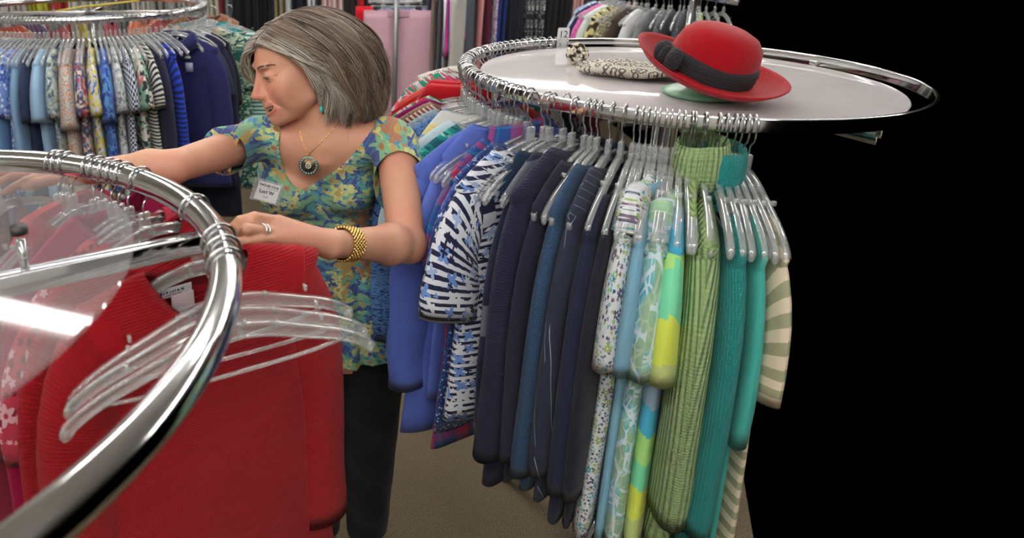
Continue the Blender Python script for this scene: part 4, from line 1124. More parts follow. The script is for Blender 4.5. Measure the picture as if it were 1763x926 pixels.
def head(P):
    q = (P-HO.astype(np.float32)) @ HM.astype(np.float32)     # local: x left, y forward, z up
    q[:, 2] = np.where(q[:, 2] < -.02, -.02+(q[:, 2]+.02)*1.08, q[:, 2])
    a = q.copy(); a[:, 0] = np.abs(a[:, 0])
    d = s_ell(q, (0, -.012, .046), (.072, .094, .076))
    d = smin(d, s_ell(q, (0, .036, .050), (.058, .050, .050)), .02)
    d = smin(d, s_ell(q, (0, .034, -.012), (.060, .057, .078)), .02)
    d = smin(d, s_rc(a, (.046, .008, -.046), (.012, .066, -.078), .021, .016), .024)
    d = smin(d, s_ell(q, (0, .076, -.081), (.017, .014, .014)), .012)
    d = smin(d, s_ell(a, (.037, .064, -.014), (.022, .020, .021)), .014)       # cheeks lifted by the smile
    d = smin(d, s_ell(a, (.020, .0835, .046), (.024, .009, .008)), .010)       # brow
    d = smin(d, s_ell(q, (0, .045, -.070), (.036, .036, .020)), .02)          # soft under-chin
    d = smin(d, s_ell(a, (.050, .046, .002), (.018, .028, .022)), .02)         # cheekbone
    d = smin(d, s_ell(a, (.046, .034, -.030), (.0185, .036, .032)), .02)
    d = smax(d, -s_ell(a, (.033, .1060, .0265), (.015, .0160, .0100)), .016)   # eye hollow
    d = smin(d, s_rc(q, (0, .0885, .032), (0, .1115, -.011), .0062, .0074), .009)
    d = smin(d, s_rc(q, (0, .078, .018), (0, .090, -.011), .0105, .0135), .008)
    d = smin(d, s_ell(q, (0, .1110, -.0130), (.0092, .0105, .0088)), .005)
    d = smin(d, s_ell(a, (.0112, .0980, -.0165), (.0074, .0108, .0072)), .005)
    d = smin(d, s_ell(q, (0, .0960, -.0225), (.010, .011, .0065)), .006)
    d = smax(d, -s_ell(a, (.006, .1035, -.0258), (.0032, .0050, .0040)), .003)
    d = smin(d, s_ell(q, (0, .0775, -.046), (.033, .0230, .029)), .016)
    # eyelids and slit
    d = smin(d, s_ell(a, (.031, .0745, .0240), (.0146, .0142, .0130)), .005)
    zz = a[:, 2]-.0212+(a[:, 0]-.031)**2*9
    sl = s_ell(np.stack([a[:, 0], a[:, 1], zz], 1), (.0315, .090, 0), (.0128, .0125, .0034))
    d = smax(d, -sl, .0012)
    # smile crease and crow's feet
    d = smax(d, -s_rc(a, (.0225, .0950, -.021), (.0385, .0775, -.047), .0003, .0006), .006)
    for y2, z2 in ((.056, .014), (.055, .022), (.056, .030)):
        d = smax(d, -s_rc(a, (.048, .0715, .0215), (.060, y2, z2), .0003, .0005), .003)
    # mouth: thin lips round an open smile
    m = q.copy(); m[:, 2] = q[:, 2]-q[:, 0]**2*12; m[:, 1] = q[:, 1]+q[:, 0]**2*13; ma = m.copy(); ma[:, 0] = np.abs(m[:, 0])
    d = smin(d, s_rc(ma, (0, .0975, -.0455), (.033, .0945, -.0515), .0034, .0022), .005)
    d = smin(d, s_rc(ma, (0, .0955, -.0650), (.030, .0940, -.0550), .0046, .0024), .005)
    d = smax(d, -s_ell(m, (0, .1005, -.0545), (.0300, .0175, .0066)), .0025)
    d = smin(d, s_ell(q, (0, .0775, -.0825), (.0185, .0155, .0155)), .012)
    # ear
    d = smin(d, s_ell(a, (.072, -.008, -.004), (.008, .015, .030)), .004)
    return d
def neck(P):
    d = s_rc(P, HW((0, -.030, -.035)), neck_b, .053, .060)
    d = smin(d, s_rc(P, HW((.030, -.02, -.05)), neck_b+np.array([-.012, -.045, -.03]), .014, .012), .02)
    return d
def body_sdf(P):
    d = smin(torso(P), shoulders(P), .05)
    d = smin(d, neck(P), .030)
    # hollow of the throat and collar bones
    d = smin(d, s_ell(P, (C0+neck_b)/2+np.array([0, -.015, .0]), (.115, .070, .075)), .04)
    t0 = neck_b+np.array([-.010, -.066, -.040])
    d = smax(d, -s_ell(P, t0+np.array([-.002, -.012, .014]), (.012, .012, .014)), .016)
    d = smin(d, arm(P, SL, EL, WL, .047, .037, .038, .0225), .022)
    d = smin(d, s_ell(P, EL+np.array([.012, .01, -.012]), (.028, .028, .028)), .02)
    d = smin(d, arm(P, SR, ER, WR, .044, .032, .033, .021), .022)
    d = smin(d, hand(P, WL, mL, fL, .0195, .0035), .012)
    d = smin(d, hand(P, WR, mR, fR, .0185, .004), .012)
    d = smin(d, head(P), .012)
    return d

woman = thing('person', 'grey-haired woman in a floral short-sleeved tunic smiling and reaching into the near left rack', 'person', (float(C3[0]), float(C3[1]), 0))
def into(o, par=woman):
    """keep world coordinates while parenting to the empty"""
    o.parent = par; o.matrix_parent_inverse = Matrix.Translation(-Vector(par.location)) if par is woman else Matrix.Identity(4)
    return o
def skin_mat():
    m, nt, b = newmat('skin')
    tc = nd(nt, 'TexCoord', out=3)
    n1 = nd(nt, 'TexNoise', {'Vector': tc, 'Scale': 9.0, 'Detail': 4.0}); n2 = nd(nt, 'TexNoise', {'Vector': tc, 'Scale': 60.0, 'Detail': 4.0})
    c = ramp(nt, n1, [(.35, srgb(204, 156, 130)), (.65, srgb(206, 146, 126))], 'LINEAR')
    c = mixc(nt, M(nt, 'MULTIPLY', n2, .3), c, srgb(190, 128, 98))
    fr = nd(nt, 'TexVoronoi', {'Vector': tc, 'Scale': 95.0, 'Randomness': 1.0}, out=None)
    fm = M(nt, 'MULTIPLY', M(nt, 'LESS_THAN', fr.outputs['Distance'], .13), M(nt, 'GREATER_THAN', sep(nt, fr.outputs['Color'])[0], .72))
    c = mixc(nt, M(nt, 'MULTIPLY', fm, .35), c, srgb(150, 92, 66))
    at = nd(nt, 'Attribute', out=None, attribute_name='tint')
    c = mixc(nt, at.outputs['Alpha'], c, at.outputs['Color'])
    nt.links.new(c, b.inputs['Base Color'])
    b.inputs['Roughness'].default_value = .48; b.inputs['Specular IOR Level'].default_value = .4
    b.inputs['Subsurface Weight'].default_value = .12; b.inputs['Subsurface Radius'].default_value = (.012, .005, .003); b.inputs['Subsurface Scale'].default_value = 1.0
    w = nd(nt, 'TexNoise', {'Vector': tc, 'Scale': 160.0, 'Detail': 4.0})
    vv = nd(nt, 'TexVoronoi', {'Vector': tc, 'Scale': 330.0}, feature='DISTANCE_TO_EDGE')
    h = M(nt, 'MULTIPLY_ADD', vv, .25, w)
    bp = nd(nt, 'Bump', {'Height': h, 'Strength': .35, 'Distance': .0012}); nt.links.new(bp, b.inputs['Normal'])
    return m
SKIN = skin_mat()
hx0, hx1 = HO[0]-.135, HO[0]+.10; hy0, hy1 = HO[1]-.12, HO[1]+.12; hz0, hz1 = HO[2]-.14, HO[2]+.13
AX = axis_pts([(-.84, -.56, .0026), (-.56, hx0, .004), (hx0, hx1, .0016), (hx1, .22, .004)])
AY = axis_pts([(.90, 1.12, .0026), (1.12, hy0, .0032), (hy0, hy1, .0018), (hy1, 1.76, .006)])
zL = min(WL[2], mL[3][2])-.05
AZ = axis_pts([(C4[2]-.05, zL, .005), (zL, hz0, .0028), (hz0, hz1, .0016), (hz1, hz1+.02, .004)])
Vb, Fb = surface_net(body_sdf, (AX, AY, AZ), 2.2)
body = fast_mesh('body', Vb, Fb, SKIN); into(body)
# lips, flushed cheeks and inner mouth are the skin's own colours
q = (Vb-HO) @ HM; tint = np.zeros((len(Vb), 4), np.float32)
q[:, 2] = np.where(q[:, 2] < -.02, -.02+(q[:, 2]+.02)*1.08, q[:, 2]); m1 = q[:, 2]-q[:, 0]**2*12; yy = q[:, 1]+q[:, 0]**2*13
dl = np.minimum(np.sqrt((m1+.0460)**2+((yy-.0975)*.8)**2), np.sqrt((m1+.0645)**2+((yy-.0955)*.8)**2))
inh = np.linalg.norm(q, axis=1) < .14
lip = np.clip((.0058-dl)/.0022, 0, 1)*(np.abs(q[:, 0]) < .032)*inh*(yy > .085)
inner = np.clip((.094-yy)/.004, 0, 1)*np.clip((.0075-np.abs(m1+.054))/.002, 0, 1)*(np.abs(q[:, 0]) < .024)*inh*(yy > .06)
rosy = np.exp(-(((q[:, 0].__abs__()-.038)/.020)**2+((q[:, 2]+.014)/.020)**2+((q[:, 1]-.07)/.03)**2))*.28*inh+np.exp(-((q[:, 0]/.014)**2+((q[:, 2]+.006)/.012)**2+((q[:, 1]-.11)/.016)**2))*.35*inh
tint[:, :3] = srgb(206, 110, 96)[:3]; tint[:, 3] = rosy
for mk, c in ((lip*.6, srgb(188, 100, 92)), (inner, srgb(60, 18, 18))):
    tint[:, :3] = np.where(mk[:, None] > tint[:, 3:4], np.array(c[:3])[None], tint[:, :3]); tint[:, 3] = np.maximum(tint[:, 3], mk)
at = body.data.color_attributes.new('tint', 'FLOAT_COLOR', 'POINT'); at.data.foreach_set('color', tint.ravel())

# eyes, teeth, brows
def eye_mat():
    m, nt, b = newmat('eye'); tc = nd(nt, 'TexCoord', out=3); x, y, z = sep(nt, tc)
    r = M(nt, 'SQRT', M(nt, 'ADD', M(nt, 'POWER', x, 2.0), M(nt, 'POWER', z, 2.0)))
    f = M(nt, 'MULTIPLY', r, M(nt, 'GREATER_THAN', y, 0.0))
    c = ramp(nt, M(nt, 'DIVIDE', r, .0125), [(0, (.004, .004, .004, 1)), (.2, srgb(70, 52, 40)), (.42, srgb(40, 30, 26)), (.5, srgb(222, 214, 206))])
    nt.links.new(c, b.inputs['Base Color']); b.inputs['Roughness'].default_value = .08; return m
EYE = eye_mat()
for sg in (1, -1):
    mb = MB(); mb.ball((0, 0, 0), .0124, 24); e = mb.build('eye', EYE)
    Rm = Matrix(((hL[0], hF[0], hU[0]), (hL[1], hF[1], hU[1]), (hL[2], hF[2], hU[2]))).to_4x4()
    e.matrix_world = Matrix.Translation(Vector(HW((sg*.031, .0738, .024)))) @ Rm @ Matrix.Rotation(math.radians(-24), 4, 'X')
    mw = e.matrix_world.copy(); e.parent = woman; e.matrix_parent_inverse = Matrix.Translation(-Vector(woman.location)); e.matrix_basis = mw
TEETH = plain('tooth_enamel', srgb(232, 222, 206), .25)
mb = MB()
for i in range(-4, 5):
    a = i*.0052; mb.ball(HW((a, .0925-a*a*18, -.0475+a*a*9)), (.0028, .0022, .0042), 8, R=HM)
into(mb.build('teeth', TEETH))
BROW = plain('brow_hair', srgb(104, 84, 70), .7)
rnd = random.Random(2); mb = MB()
def face_y(x, z):
    ys = np.linspace(.125, .05, 160); P = np.stack([HO+HM @ np.array([x, y, z]) for y in ys]).astype(np.float32); v = head(P); k = int(np.argmax(v < 0)); return ys[k]
for sg in (1, -1):
    for i in range(150):
        t = rnd.random(); x = sg*(.012+.037*t); z = .0430+.0065*math.sin(t*2.5)+rnd.uniform(-.0020, .0020)*(1-.5*t); y = face_y(x, z)+.0003
        x2 = x+sg*.0050; z2 = z+.0016*(1-2.2*t); p1 = (x2, face_y(x2, z2)+.0010, z2); mb.tube([HW((x, y, z)), HW(p1)], (.00055, .0002), 3)
    for i in range(40):   # lashes
        t = i/39; x = sg*(.0195+.024*t); z = .0249-(abs(x)-.031)**2*9; y = face_y(x, z+.0012); c = HW((x, y, z+.0002)); e = HW((x+sg*.0016, y+.0042, z-.0022)); mb.tube([c, e], (.0005, .0001), 3)
into(mb.build('eyebrows', BROW))

# ------------------------------------------------------------------ tunic
poly = np.array([Wy(x, y, TY-.12)[[0, 2]] for x, y in ((486, 176), (483, 212), (481, 251), (485, 287), (493, 304), (506, 318), (522, 325), (540, 320), (560, 305), (600, 269), (642, 216), (664, 186), (640, 150), (540, 150))])
def poly_sd(x, z):
    d = np.full(x.shape, 1e9); ins = np.zeros(x.shape, bool); n = len(poly)
    for i in range(n):
        a = poly[i]; b = poly[(i+1) % n]; e = b-a; wx = x-a[0]; wz = z-a[1]; t = np.clip((wx*e[0]+wz*e[1])/(e @ e), 0, 1)
        d = np.minimum(d, (wx-t*e[0])**2+(wz-t*e[1])**2)
        c = ((a[1] <= z) & (b[1] > z)) | ((b[1] <= z) & (a[1] > z))
        xi = a[0]+(z-a[1])/(e[1]+1e-12)*e[0]; ins ^= c & (x < xi)
    return np.where(ins, -1, 1)*np.sqrt(d)
HEM = C3+np.array([.0, .0, -.15])
def tunic_sdf(P):
    d = smin(torso(P), shoulders(P), .05)
    d = smin(d, s_ell(P, (C0+neck_b)/2+np.array([0, -.015, .0]), (.115, .070, .075)), .04)-.007
    z = P[:, 2]
    Q = squash(P, .74); sk = s_rc(Q, sq(C2+np.array([0, 0, -.02]), .74), sq(HEM+np.array([0, 0, -.10]), .74), .108, .205)*.85
    ang = np.arctan2(P[:, 1]-TY, P[:, 0]-C3[0]); depth = np.clip((C2[2]-z)/.2, 0, 1)
    sk = sk+.010*depth*np.sin(ang*9+z*6)+.005*depth*np.sin(ang*17+1)
    d = smin(d, sk, .03)
    for S, E, L_, r1, r2 in ((SL, EL, .160, .050, .064), (SR, ER, .115, .047, .054)):
        ax_ = (E-S)/np.linalg.norm(E-S); e = S+ax_*L_; s_ = s_rc(P, S, S+ax_*(L_+.06), r1, r2+.004)
        t = (P-e.astype(np.float32)) @ ax_.astype(np.float32)
        cut = smax(s_, t, .003); d = smin(d, cut, .022)
        # the sleeve opening: keep anything past the cuff bare
        near = s_rc(P, e+ax_*.004, e+ax_*.14, .085, .085)
        d = np.where(near < .04, np.maximum(d, np.where(near < 0, np.maximum(t, -.5), d)), d)
    # small pulls across the bust and waist
    d = d+.0016*np.sin(P[:, 0]*60+P[:, 2]*90)*np.exp(-((z-C2[2]-.02)/.09)**2)+.002*np.sin(P[:, 0]*45-z*70+1)*np.exp(-((z-C1[2]+.06)/.06)**2)
    front = poly_sd(P[:, 0], z)
    cutf = np.maximum(-front, -(TY+.02-P[:, 1]))*-1        # inside polygon and in front of the spine
    neckhole = s_rc(P, neck_b+np.array([0, .0, .005]), neck_b+np.array([0, .0, .2]), .060, .09)
    d = smax(d, -np.maximum(front, P[:, 1]-(TY+.02)), .004)
    d = smax(d, -neckhole, .004)
    d = np.maximum(d, HEM[2]-z)
    return d
Ar = axis_pts([(-.34, .27, .0034)]); Ay = axis_pts([(1.36, 1.82, .0042)]); Az = axis_pts([(HEM[2]-.01, neck_b[2]+.06, .0034)])
Vt, Ft = surface_net(tunic_sdf, (Ar, Ay, Az))
TUN = fabric('tunic', (74, 84, 148), (92, 168, 164), (136, 182, 138), (206, 208, 138), (178, 116, 84), (196, 160, 84), (84, 140, 180), (170, 196, 150), rough=.8)
tun = fast_mesh('tunic', Vt, Ft, TUN)
# cloth coordinates: wrapped round the body
uvv = np.stack([np.where(Vt[:, 1] < TY, Vt[:, 0], .9-Vt[:, 0]), Vt[:, 2]], 1); set_uv(tun.data, uvv); into(tun)
tun['label'] = 'floral short-sleeved tunic in blue, teal, yellow and rust'

# ------------------------------------------------------------------ trousers and shoes (below the photograph's edge)
TRM = F('solid', (22, 24, 34))
for sg, dx in ((1, .085), (-1, -.085)):
    L = Loft(); R = []; U = []; ph = np.linspace(0, 2*PI, 24, endpoint=False); z1 = C3[2]+.02
    for i in range(22):
        s = i/21; z = z1*(1-s)+.07*s; w = .105*(1-s)+.062*s; cx = C3[0]+dx*(1-.15*s)
        x = w*np.cos(ph); y = (w*.95)*np.sin(ph)+.006*np.sin(z*40+ph*2)
        R.append(np.stack([cx+x, C3[1]+y, np.full(24, z)], 1)); U.append(np.stack([ph*w, np.full(24, z)], 1))
    L.rings(R, U); o = L.build('trouser_leg', TRM); into(o)
    mb = MB(); cx = C3[0]+dx*.86
    mb.ball((cx, C3[1]-.03, .045), (.048, .125, .045), 18); mb.box((cx, C3[1]-.03, .012), (.085, .24, .024), bev=.01)
    into(mb.build('shoe', plain('black_leather', (.02, .02, .022, 1), .4)))
# ------------------------------------------------------------------ hair
def hair_mat():
    m, nt, b = newmat('grey_brown_hair')
    at = nd(nt, 'Attribute', out=None, attribute_name='tint'); nt.links.new(at.outputs['Color'], b.inputs['Base Color'])
    b.inputs['Roughness'].default_value = .42; b.inputs['Specular IOR Level'].default_value = .55
    return m
near_g = [
 [(.004, .084, .094), (.034, .080, .096), (.066, .058, .080), (.086, .030, .052), (.095, .008, .014), (.095, -.004, -.030), (.091, -.004, -.075), (.080, .006, -.116)],
 [(.004, .066, .112), (.036, .074, .108), (.070, .056, .084), (.093, .016, .048), (.102, -.018, .012), (.104, -.040, -.030), (.098, -.050, -.085), (.080, -.046, -.130)],
 [(.003, .030, .134), (.046, .034, .130), (.088, .010, .096), (.110, -.026, .056), (.117, -.056, .012), (.117, -.072, -.040), (.106, -.078, -.096), (.084, -.074, -.140)],
 [(.002, -.010, .146), (.050, -.016, .142), (.092, -.040, .108), (.114, -.074, .060), (.120, -.100, .010), (.117, -.112, -.044), (.102, -.112, -.102), (.078, -.100, -.148)],
 [(.000, -.040, .150), (.044, -.060, .142), (.080, -.095, .108), (.100, -.130, .058), (.104, -.150, .004), (.098, -.152, -.054), (.082, -.140, -.112), (.060, -.120, -.156)],
 [(.000, -.055, .148), (.022, -.090, .136), (.044, -.136, .100), (.056, -.170, .046), (.058, -.184, -.010), (.054, -.180, -.068), (.044, -.160, -.124), (.032, -.134, -.164)],
 [(.000, -.058, .146), (.000, -.098, .134), (.000, -.146, .096), (.000, -.180, .040), (.000, -.192, -.016), (.000, -.186, -.074), (.000, -.164, -.128), (.000, -.138, -.166)]]
far_g = [
 [(-.004, .090, .086), (-.024, .104, .080), (-.046, .108, .060), (-.062, .102, .034), (-.072, .088, .008), (-.078, .070, -.014), (-.080, .056, -.034), (-.080, .046, -.050)],
 [(-.004, .070, .110), (-.036, .082, .104), (-.066, .074, .080), (-.084, .048, .046), (-.094, .020, .010), (-.096, .000, -.030), (-.094, -.010, -.070), (-.086, -.010, -.105)]]
far_g += [[(-x, y, z) for x, y, z in g] for g in near_g[2:]]
def spline_grid(G, m=18):
    A = np.array([bez(g, 3) for g in G]); z = A[:, :, 2]; A[:, :, 2] = np.where(z > .09, .09+(z-.09)*.86, z); return A      # guides x points x 3
GN = spline_grid(near_g); GF = spline_grid(far_g)
def guide(Gd, s):
    k = s*(len(Gd)-1); i = min(int(k), len(Gd)-2); t = k-i
    return Gd[i]*(1-t)+Gd[i+1]*t
rnd = random.Random(11); nr = np.random.RandomState(5)
allV = []; allF = []; allC = []; nv = 0
cen = np.array([0, -.03, .03])
DK = [srgb(104, 86, 74), srgb(124, 106, 92), srgb(140, 124, 110), srgb(84, 70, 62), srgb(128, 108, 92)]
LT = [srgb(176, 170, 160), srgb(196, 190, 178), srgb(158, 148, 134)]
def strand(P, r, col, sides=3):
    global nv
    n = len(P); T = np.gradient(P, axis=0); T /= np.linalg.norm(T, axis=1)[:, None]+1e-9
    up = np.array([.3, .5, .8]); A = np.cross(T, up); A /= np.linalg.norm(A, axis=1)[:, None]+1e-9; Bv = np.cross(T, A)
    tt = np.linspace(0, 1, n); rr = r*(.75+.5*np.sin(tt*PI))*(1-tt**6*.7)
    ang = np.arange(sides)*2*PI/sides
    V = P[:, None]+rr[:, None, None]*(np.cos(ang)[None, :, None]*A[:, None]+np.sin(ang)[None, :, None]*Bv[:, None])
    allV.append(V.reshape(-1, 3)); idx = nv+np.arange(n*sides).reshape(n, sides)
    a = idx[:-1]; b = idx[1:]; allF.append(np.stack([a, np.roll(a, -1, 1), np.roll(b, -1, 1), b], -1).reshape(-1, 4))
    allC.append(np.tile(np.array(col, np.float32), (n*sides, 1))); nv += n*sides
NCL = 380     # locks, each a bundle of strands that share a wave
for c in range(NCL):
    side = rnd.random() < .66; Gd = GN if side else GF
    s = rnd.random(); g = guide(Gd, s)
    depth = 1-.14*rnd.random()**1.5; fr1, ph1, fr2, ph2 = rnd.uniform(6, 11), rnd.uniform(0, 6.28), rnd.uniform(5, 10), rnd.uniform(0, 6.28)
    wamp = rnd.uniform(.005, .018); lend = rnd.choice((1, 1, .9, .8, .66, .94))*rnd.uniform(.90, 1.04); flick = rnd.uniform(-.010, .022)
    grey = (.72 if s < .15 else .34 if s < .28 else .035)+(.12 if not side else 0)
    lockc = rnd.choice(LT) if rnd.random() < grey else rnd.choice(DK)
    for k in range(30):
        ds = rnd.gauss(0, .020); g = guide(Gd, min(1, max(0, s+ds)))
        n = len(g); t = np.linspace(0, 1, n)*lend*rnd.uniform(.90, 1.03); t = np.clip(t, 0, 1)
        P = np.stack([np.interp(t*(n-1), np.arange(n), g[:, e]) for e in range(3)], 1)
        dd = depth*(1-.02*rnd.random()); P = cen+(P-cen)*(dd+.02*t[:, None])
        w = np.sin(t*fr1+ph1)*wamp*t**.7; w2 = np.sin(t*fr2+ph2)*wamp*t**.7
        P[:, 0] += w2*.6; P[:, 1] += w; P[:, 2] += w2*.5
        P += np.array([rnd.gauss(0, .0012), rnd.gauss(0, .0012), rnd.gauss(0, .001)])*(.3+t[:, None])
        out = (P-cen)*np.array([1, 1, 0]); out /= np.linalg.norm(out, axis=1)[:, None]+1e-9; P = P+out*(flick*np.clip(t/lend-.72, 0, 1)**1.5*6)[:, None]*.6
        fz = rnd.random() < .07
        if fz: P += (np.array([rnd.gauss(0, 1), rnd.gauss(0, 1), rnd.gauss(0, 1)])*.013)*t[:, None]**2
        col = lockc if rnd.random() < .72 else rnd.choice(DK+LT[:1]); j = rnd.uniform(.8, 1.2); col = [min(1, q*j) for q in col[:3]]+[1]
        strand(HO+P @ HM.T, .00055 if fz else .00085, col)
# dense inner volume under the strands
for Gd in (GN, GF):
    q = .86; V = []; fine = [guide(Gd, s) for s in np.linspace(0, 1, 26)]
    V = np.array(fine); V = cen+(V-cen)*q; V[:, :, 0] *= 1; V[:, -6:] = V[:, -6:]+(V[:, -7:-6]-V[:, -6:])*.12
    k, n = V.shape[:2]; W_ = HO+V.reshape(-1, 3) @ HM.T; idx = nv+np.arange(k*n).reshape(k, n)
    allV.append(W_); allF.append(np.stack([idx[:-1, :-1], idx[1:, :-1], idx[1:, 1:], idx[:-1, 1:]], -1).reshape(-1, 4))
    allC.append(np.tile(np.array(srgb(58, 50, 44), np.float32), (k*n, 1))); nv += k*n
hair = fast_mesh('hair', np.concatenate(allV), np.concatenate(allF), hair_mat())
ca = hair.data.color_attributes.new('tint', 'FLOAT_COLOR', 'POINT'); ca.data.foreach_set('color', np.concatenate(allC).ravel().astype(np.float32))
into(hair); hair['label'] = 'chin-length grey and brown bob with pale front streaks'
# ------------------------------------------------------------------ things worn, placed on the body's surface
def hit(px, py, f, d0=.9, d1=1.8):
    o = np.array([0, 0, CAM_H]); D = Wd(px, py, 1.0)-o; ds = np.linspace(d0, d1, 900)
    P = (o+ds[:, None]*D).astype(np.float32); v = f(P); k = int(np.argmax(v < 0)) if (v < 0).any() else 600
    p = P[k].astype(float); e = .002
    g = np.array([f((p+np.array(w)*e)[None].astype(np.float32))[0]-f((p-np.array(w)*e)[None].astype(np.float32))[0] for w in ((1, 0, 0), (0, 1, 0), (0, 0, 1))])
    return p, g/(np.linalg.norm(g)+1e-9)
def frame(n, up):
    n = np.array(n)/np.linalg.norm(n); x = np.cross(up, n); x /= np.linalg.norm(x); y = np.cross(n, x); return np.stack([x, y, n], 1)
def place(o, p, Rm, par=woman):
    M4 = Matrix([list(map(float, Rm[i]))+[float(p[i])] for i in range(3)]+[[0, 0, 0, 1]])
    o.parent = par
    if par is woman: o.matrix_parent_inverse = Matrix.Translation(-Vector(woman.location))
    o.matrix_basis = M4; return o
def text(body, size, mat, parent, loc, align='CENTER', bold=0.0, rotz=0.0, ext=.0002):
    c = bpy.data.curves.new('lettering', 'FONT'); c.body = body; c.size = size; c.align_x = align; c.extrude = ext; c.offset = bold; c.materials.append(mat)
    o = bpy.data.objects.new('lettering', c); COL.objects.link(o); o.parent = parent; o.location = loc; o.rotation_euler = (0, 0, rotz)
    return to_mesh(o)
# name badge
pb, nb = hit(462, 329, tunic_sdf)
nb = nb*.1+cT*.95+np.array([-.06, 0, 0]); nb /= np.linalg.norm(nb)
up = cU*math.cos(math.radians(15))+cR*math.sin(math.radians(15))
Rb = frame(nb, up)
CARD = plain('white_card', srgb(226, 228, 230), .5)
mb = MB(); mb.box((0, 0, .0035), (.070, .052, .0016), bev=.0006); badge = mb.build('name_badge', CLEAR, smooth=False)
place(badge, pb+nb*.010, Rb); badge['label'] = 'clear badge holder with a printed white name card'
mb = MB(); k = [(-.0225, .0205), (.0295, .0205), (.0265, -.0225), (-.0265, -.0225)]
V = [(x, y, .0046) for x, y in k]+[(x, y, .0052) for x, y in k]; mb.add(V, [(3, 2, 1, 0), (4, 5, 6, 7), (0, 1, 5, 4), (1, 2, 6, 5), (2, 3, 7, 6), (3, 0, 4, 7)])
mb.build('name_card', CARD, badge, smooth=False)
BLUE = plain('blue_ink', srgb(110, 150, 190), .6)
text('twice', .0108, INK, badge, (-.0205, .0105, .0054), 'LEFT', .0002); text('nice', .0108, INK, badge, (.0075, .0105, .0054), 'LEFT', .0002)
text('&', .0090, BLUE, badge, (.0038, .0105, .0054), 'CENTER', .0002)
mb = MB(); mb.box((.0125, .0070, .0055), (.026, .0011, .0002)); mb.build('printed_line', plain('grey_ink', srgb(120, 124, 134), .6), badge, smooth=False)
text('Lori W', .0115, INK, badge, (.000, -.0055, .0054), 'CENTER', .0004); text('Staff', .0068, plain('pale_ink', srgb(120, 124, 130), .6), badge, (.000, -.0150, .0054))
# necklace
def surf(px, py, off=.0015):
    p, n = hit(px, py, body_sdf); return p+n*off
chain = [surf(x, y) for x, y in ((516, 222), (519, 236), (524, 250), (531, 263))]+[surf(533, 264, .003)]+[surf(x, y) for x, y in ((548, 250), (563, 234), (576, 219), (588, 205))]
mb = MB(); cp = bez(chain, 10)
for i, p in enumerate(cp[:-1]):
    pass
mb.tube(cp, .0009, 6)
for i in range(0, len(cp), 2): mb.ball(cp[i], .0013, 6)
neckl = into(mb.build('necklace', GOLD)); neckl['label'] = 'thin gold chain with a round turquoise-studded pendant'
pp, pn = hit(532.5, 283, body_sdf); pn = pn*.4+cT*.8; Rp = frame(pn, cU)
BRZ = metal('bronze', (.22, .15, .09, 1), .4); TURQ = plain('turquoise_bead', srgb(130, 176, 176), .3); PEARL = plain('pale_stone', srgb(214, 222, 214), .2)
mb = MB(); mb.lathe([(.0001, 0), (.0215, 0), (.0225, .0012), (.0215, .0024), (.0150, .0024), (.0145, .0038), (.0085, .0038), (.008, .0048), (.0001, .005)], 40)
for i in range(26): a = 2*PI*i/26; mb.ball((.0122*math.cos(a), .0122*math.sin(a), .0038), .0011, 6)
pend = mb.build('pendant', BRZ, neckl)
place(pend, pp+pn*.007, Rp, neckl); pend.matrix_parent_inverse = Matrix.Identity(4)
mb = MB()
for i in range(20): a = 2*PI*i/20; mb.ball((.0187*math.cos(a), .0187*math.sin(a), .0032), (.0026, .0026, .0020), 8)
o = mb.build('turquoise_beads', TURQ); o.parent = pend
mb = MB(); mb.ball((0, 0, .0055), .0024, 8)
for i in range(8): a = 2*PI*i/8; mb.ball((.0055*math.cos(a), .0055*math.sin(a), .0052), .0021, 8)
o = mb.build('pale_stones', PEARL); o.parent = pend
# earring
pe = HW((.083, .004, -.052))
pe, _ = pe, 0
mb = MB(); mb.ball(Wd(553, 188, 1.385), (.0042, .0042, .0060), 10); mb.tube([Wd(553, 182, 1.385), Wd(553, 175, 1.39)], .0006, 6)
into(mb.build('earring', plain('turquoise', srgb(52, 176, 186), .25)))
# bracelet: woven gold band round the wrist
ax_ = (EL-WL)/np.linalg.norm(EL-WL); bc = WL+ax_*.050
mb = MB(); u = np.cross(ax_, cU); u /= np.linalg.norm(u); w = np.cross(ax_, u)
nA = 30
for r_ in range(8):
    for i in range(nA):
        a = 2*PI*(i+.5*(r_ % 2))/nA; c = bc+ax_*(-.016+.0046*r_)+(.0300)*(math.cos(a)*u+math.sin(a)*w)
        t = -math.sin(a)*u+math.cos(a)*w; n_ = math.cos(a)*u+math.sin(a)*w
        mb.ball(c, (.0021, .0030, .0026), 6, R=np.stack([ax_, t, n_], 1))
V = []; 
for s_ in (-.0165, .0170):
    for i in range(nA): a = 2*PI*i/nA; V.append(bc+ax_*s_+.0283*(math.cos(a)*u+math.sin(a)*w))
mb.add(V, [(i, (i+1) % nA, nA+(i+1) % nA, nA+i) for i in range(nA)], 1)
into(mb.build('bracelet', [GOLD, BRZ]))['label'] = 'wide woven gold link bracelet'
# rings
a_, b_ = fL[2][0][0], fL[2][0][1]; rx = (b_-a_)/np.linalg.norm(b_-a_); u = np.cross(rx, cU); u /= np.linalg.norm(u); w = np.cross(rx, u)
for t_ in (.30, .44):
    c = a_+(b_-a_)*t_; mb = MB(); mb.tube([c+.0108*(math.cos(q)*u+math.sin(q)*w) for q in np.linspace(0, 2*PI, 28, endpoint=False)], .0013, 8, closed=True)
    into(mb.build('ring', CHROME))

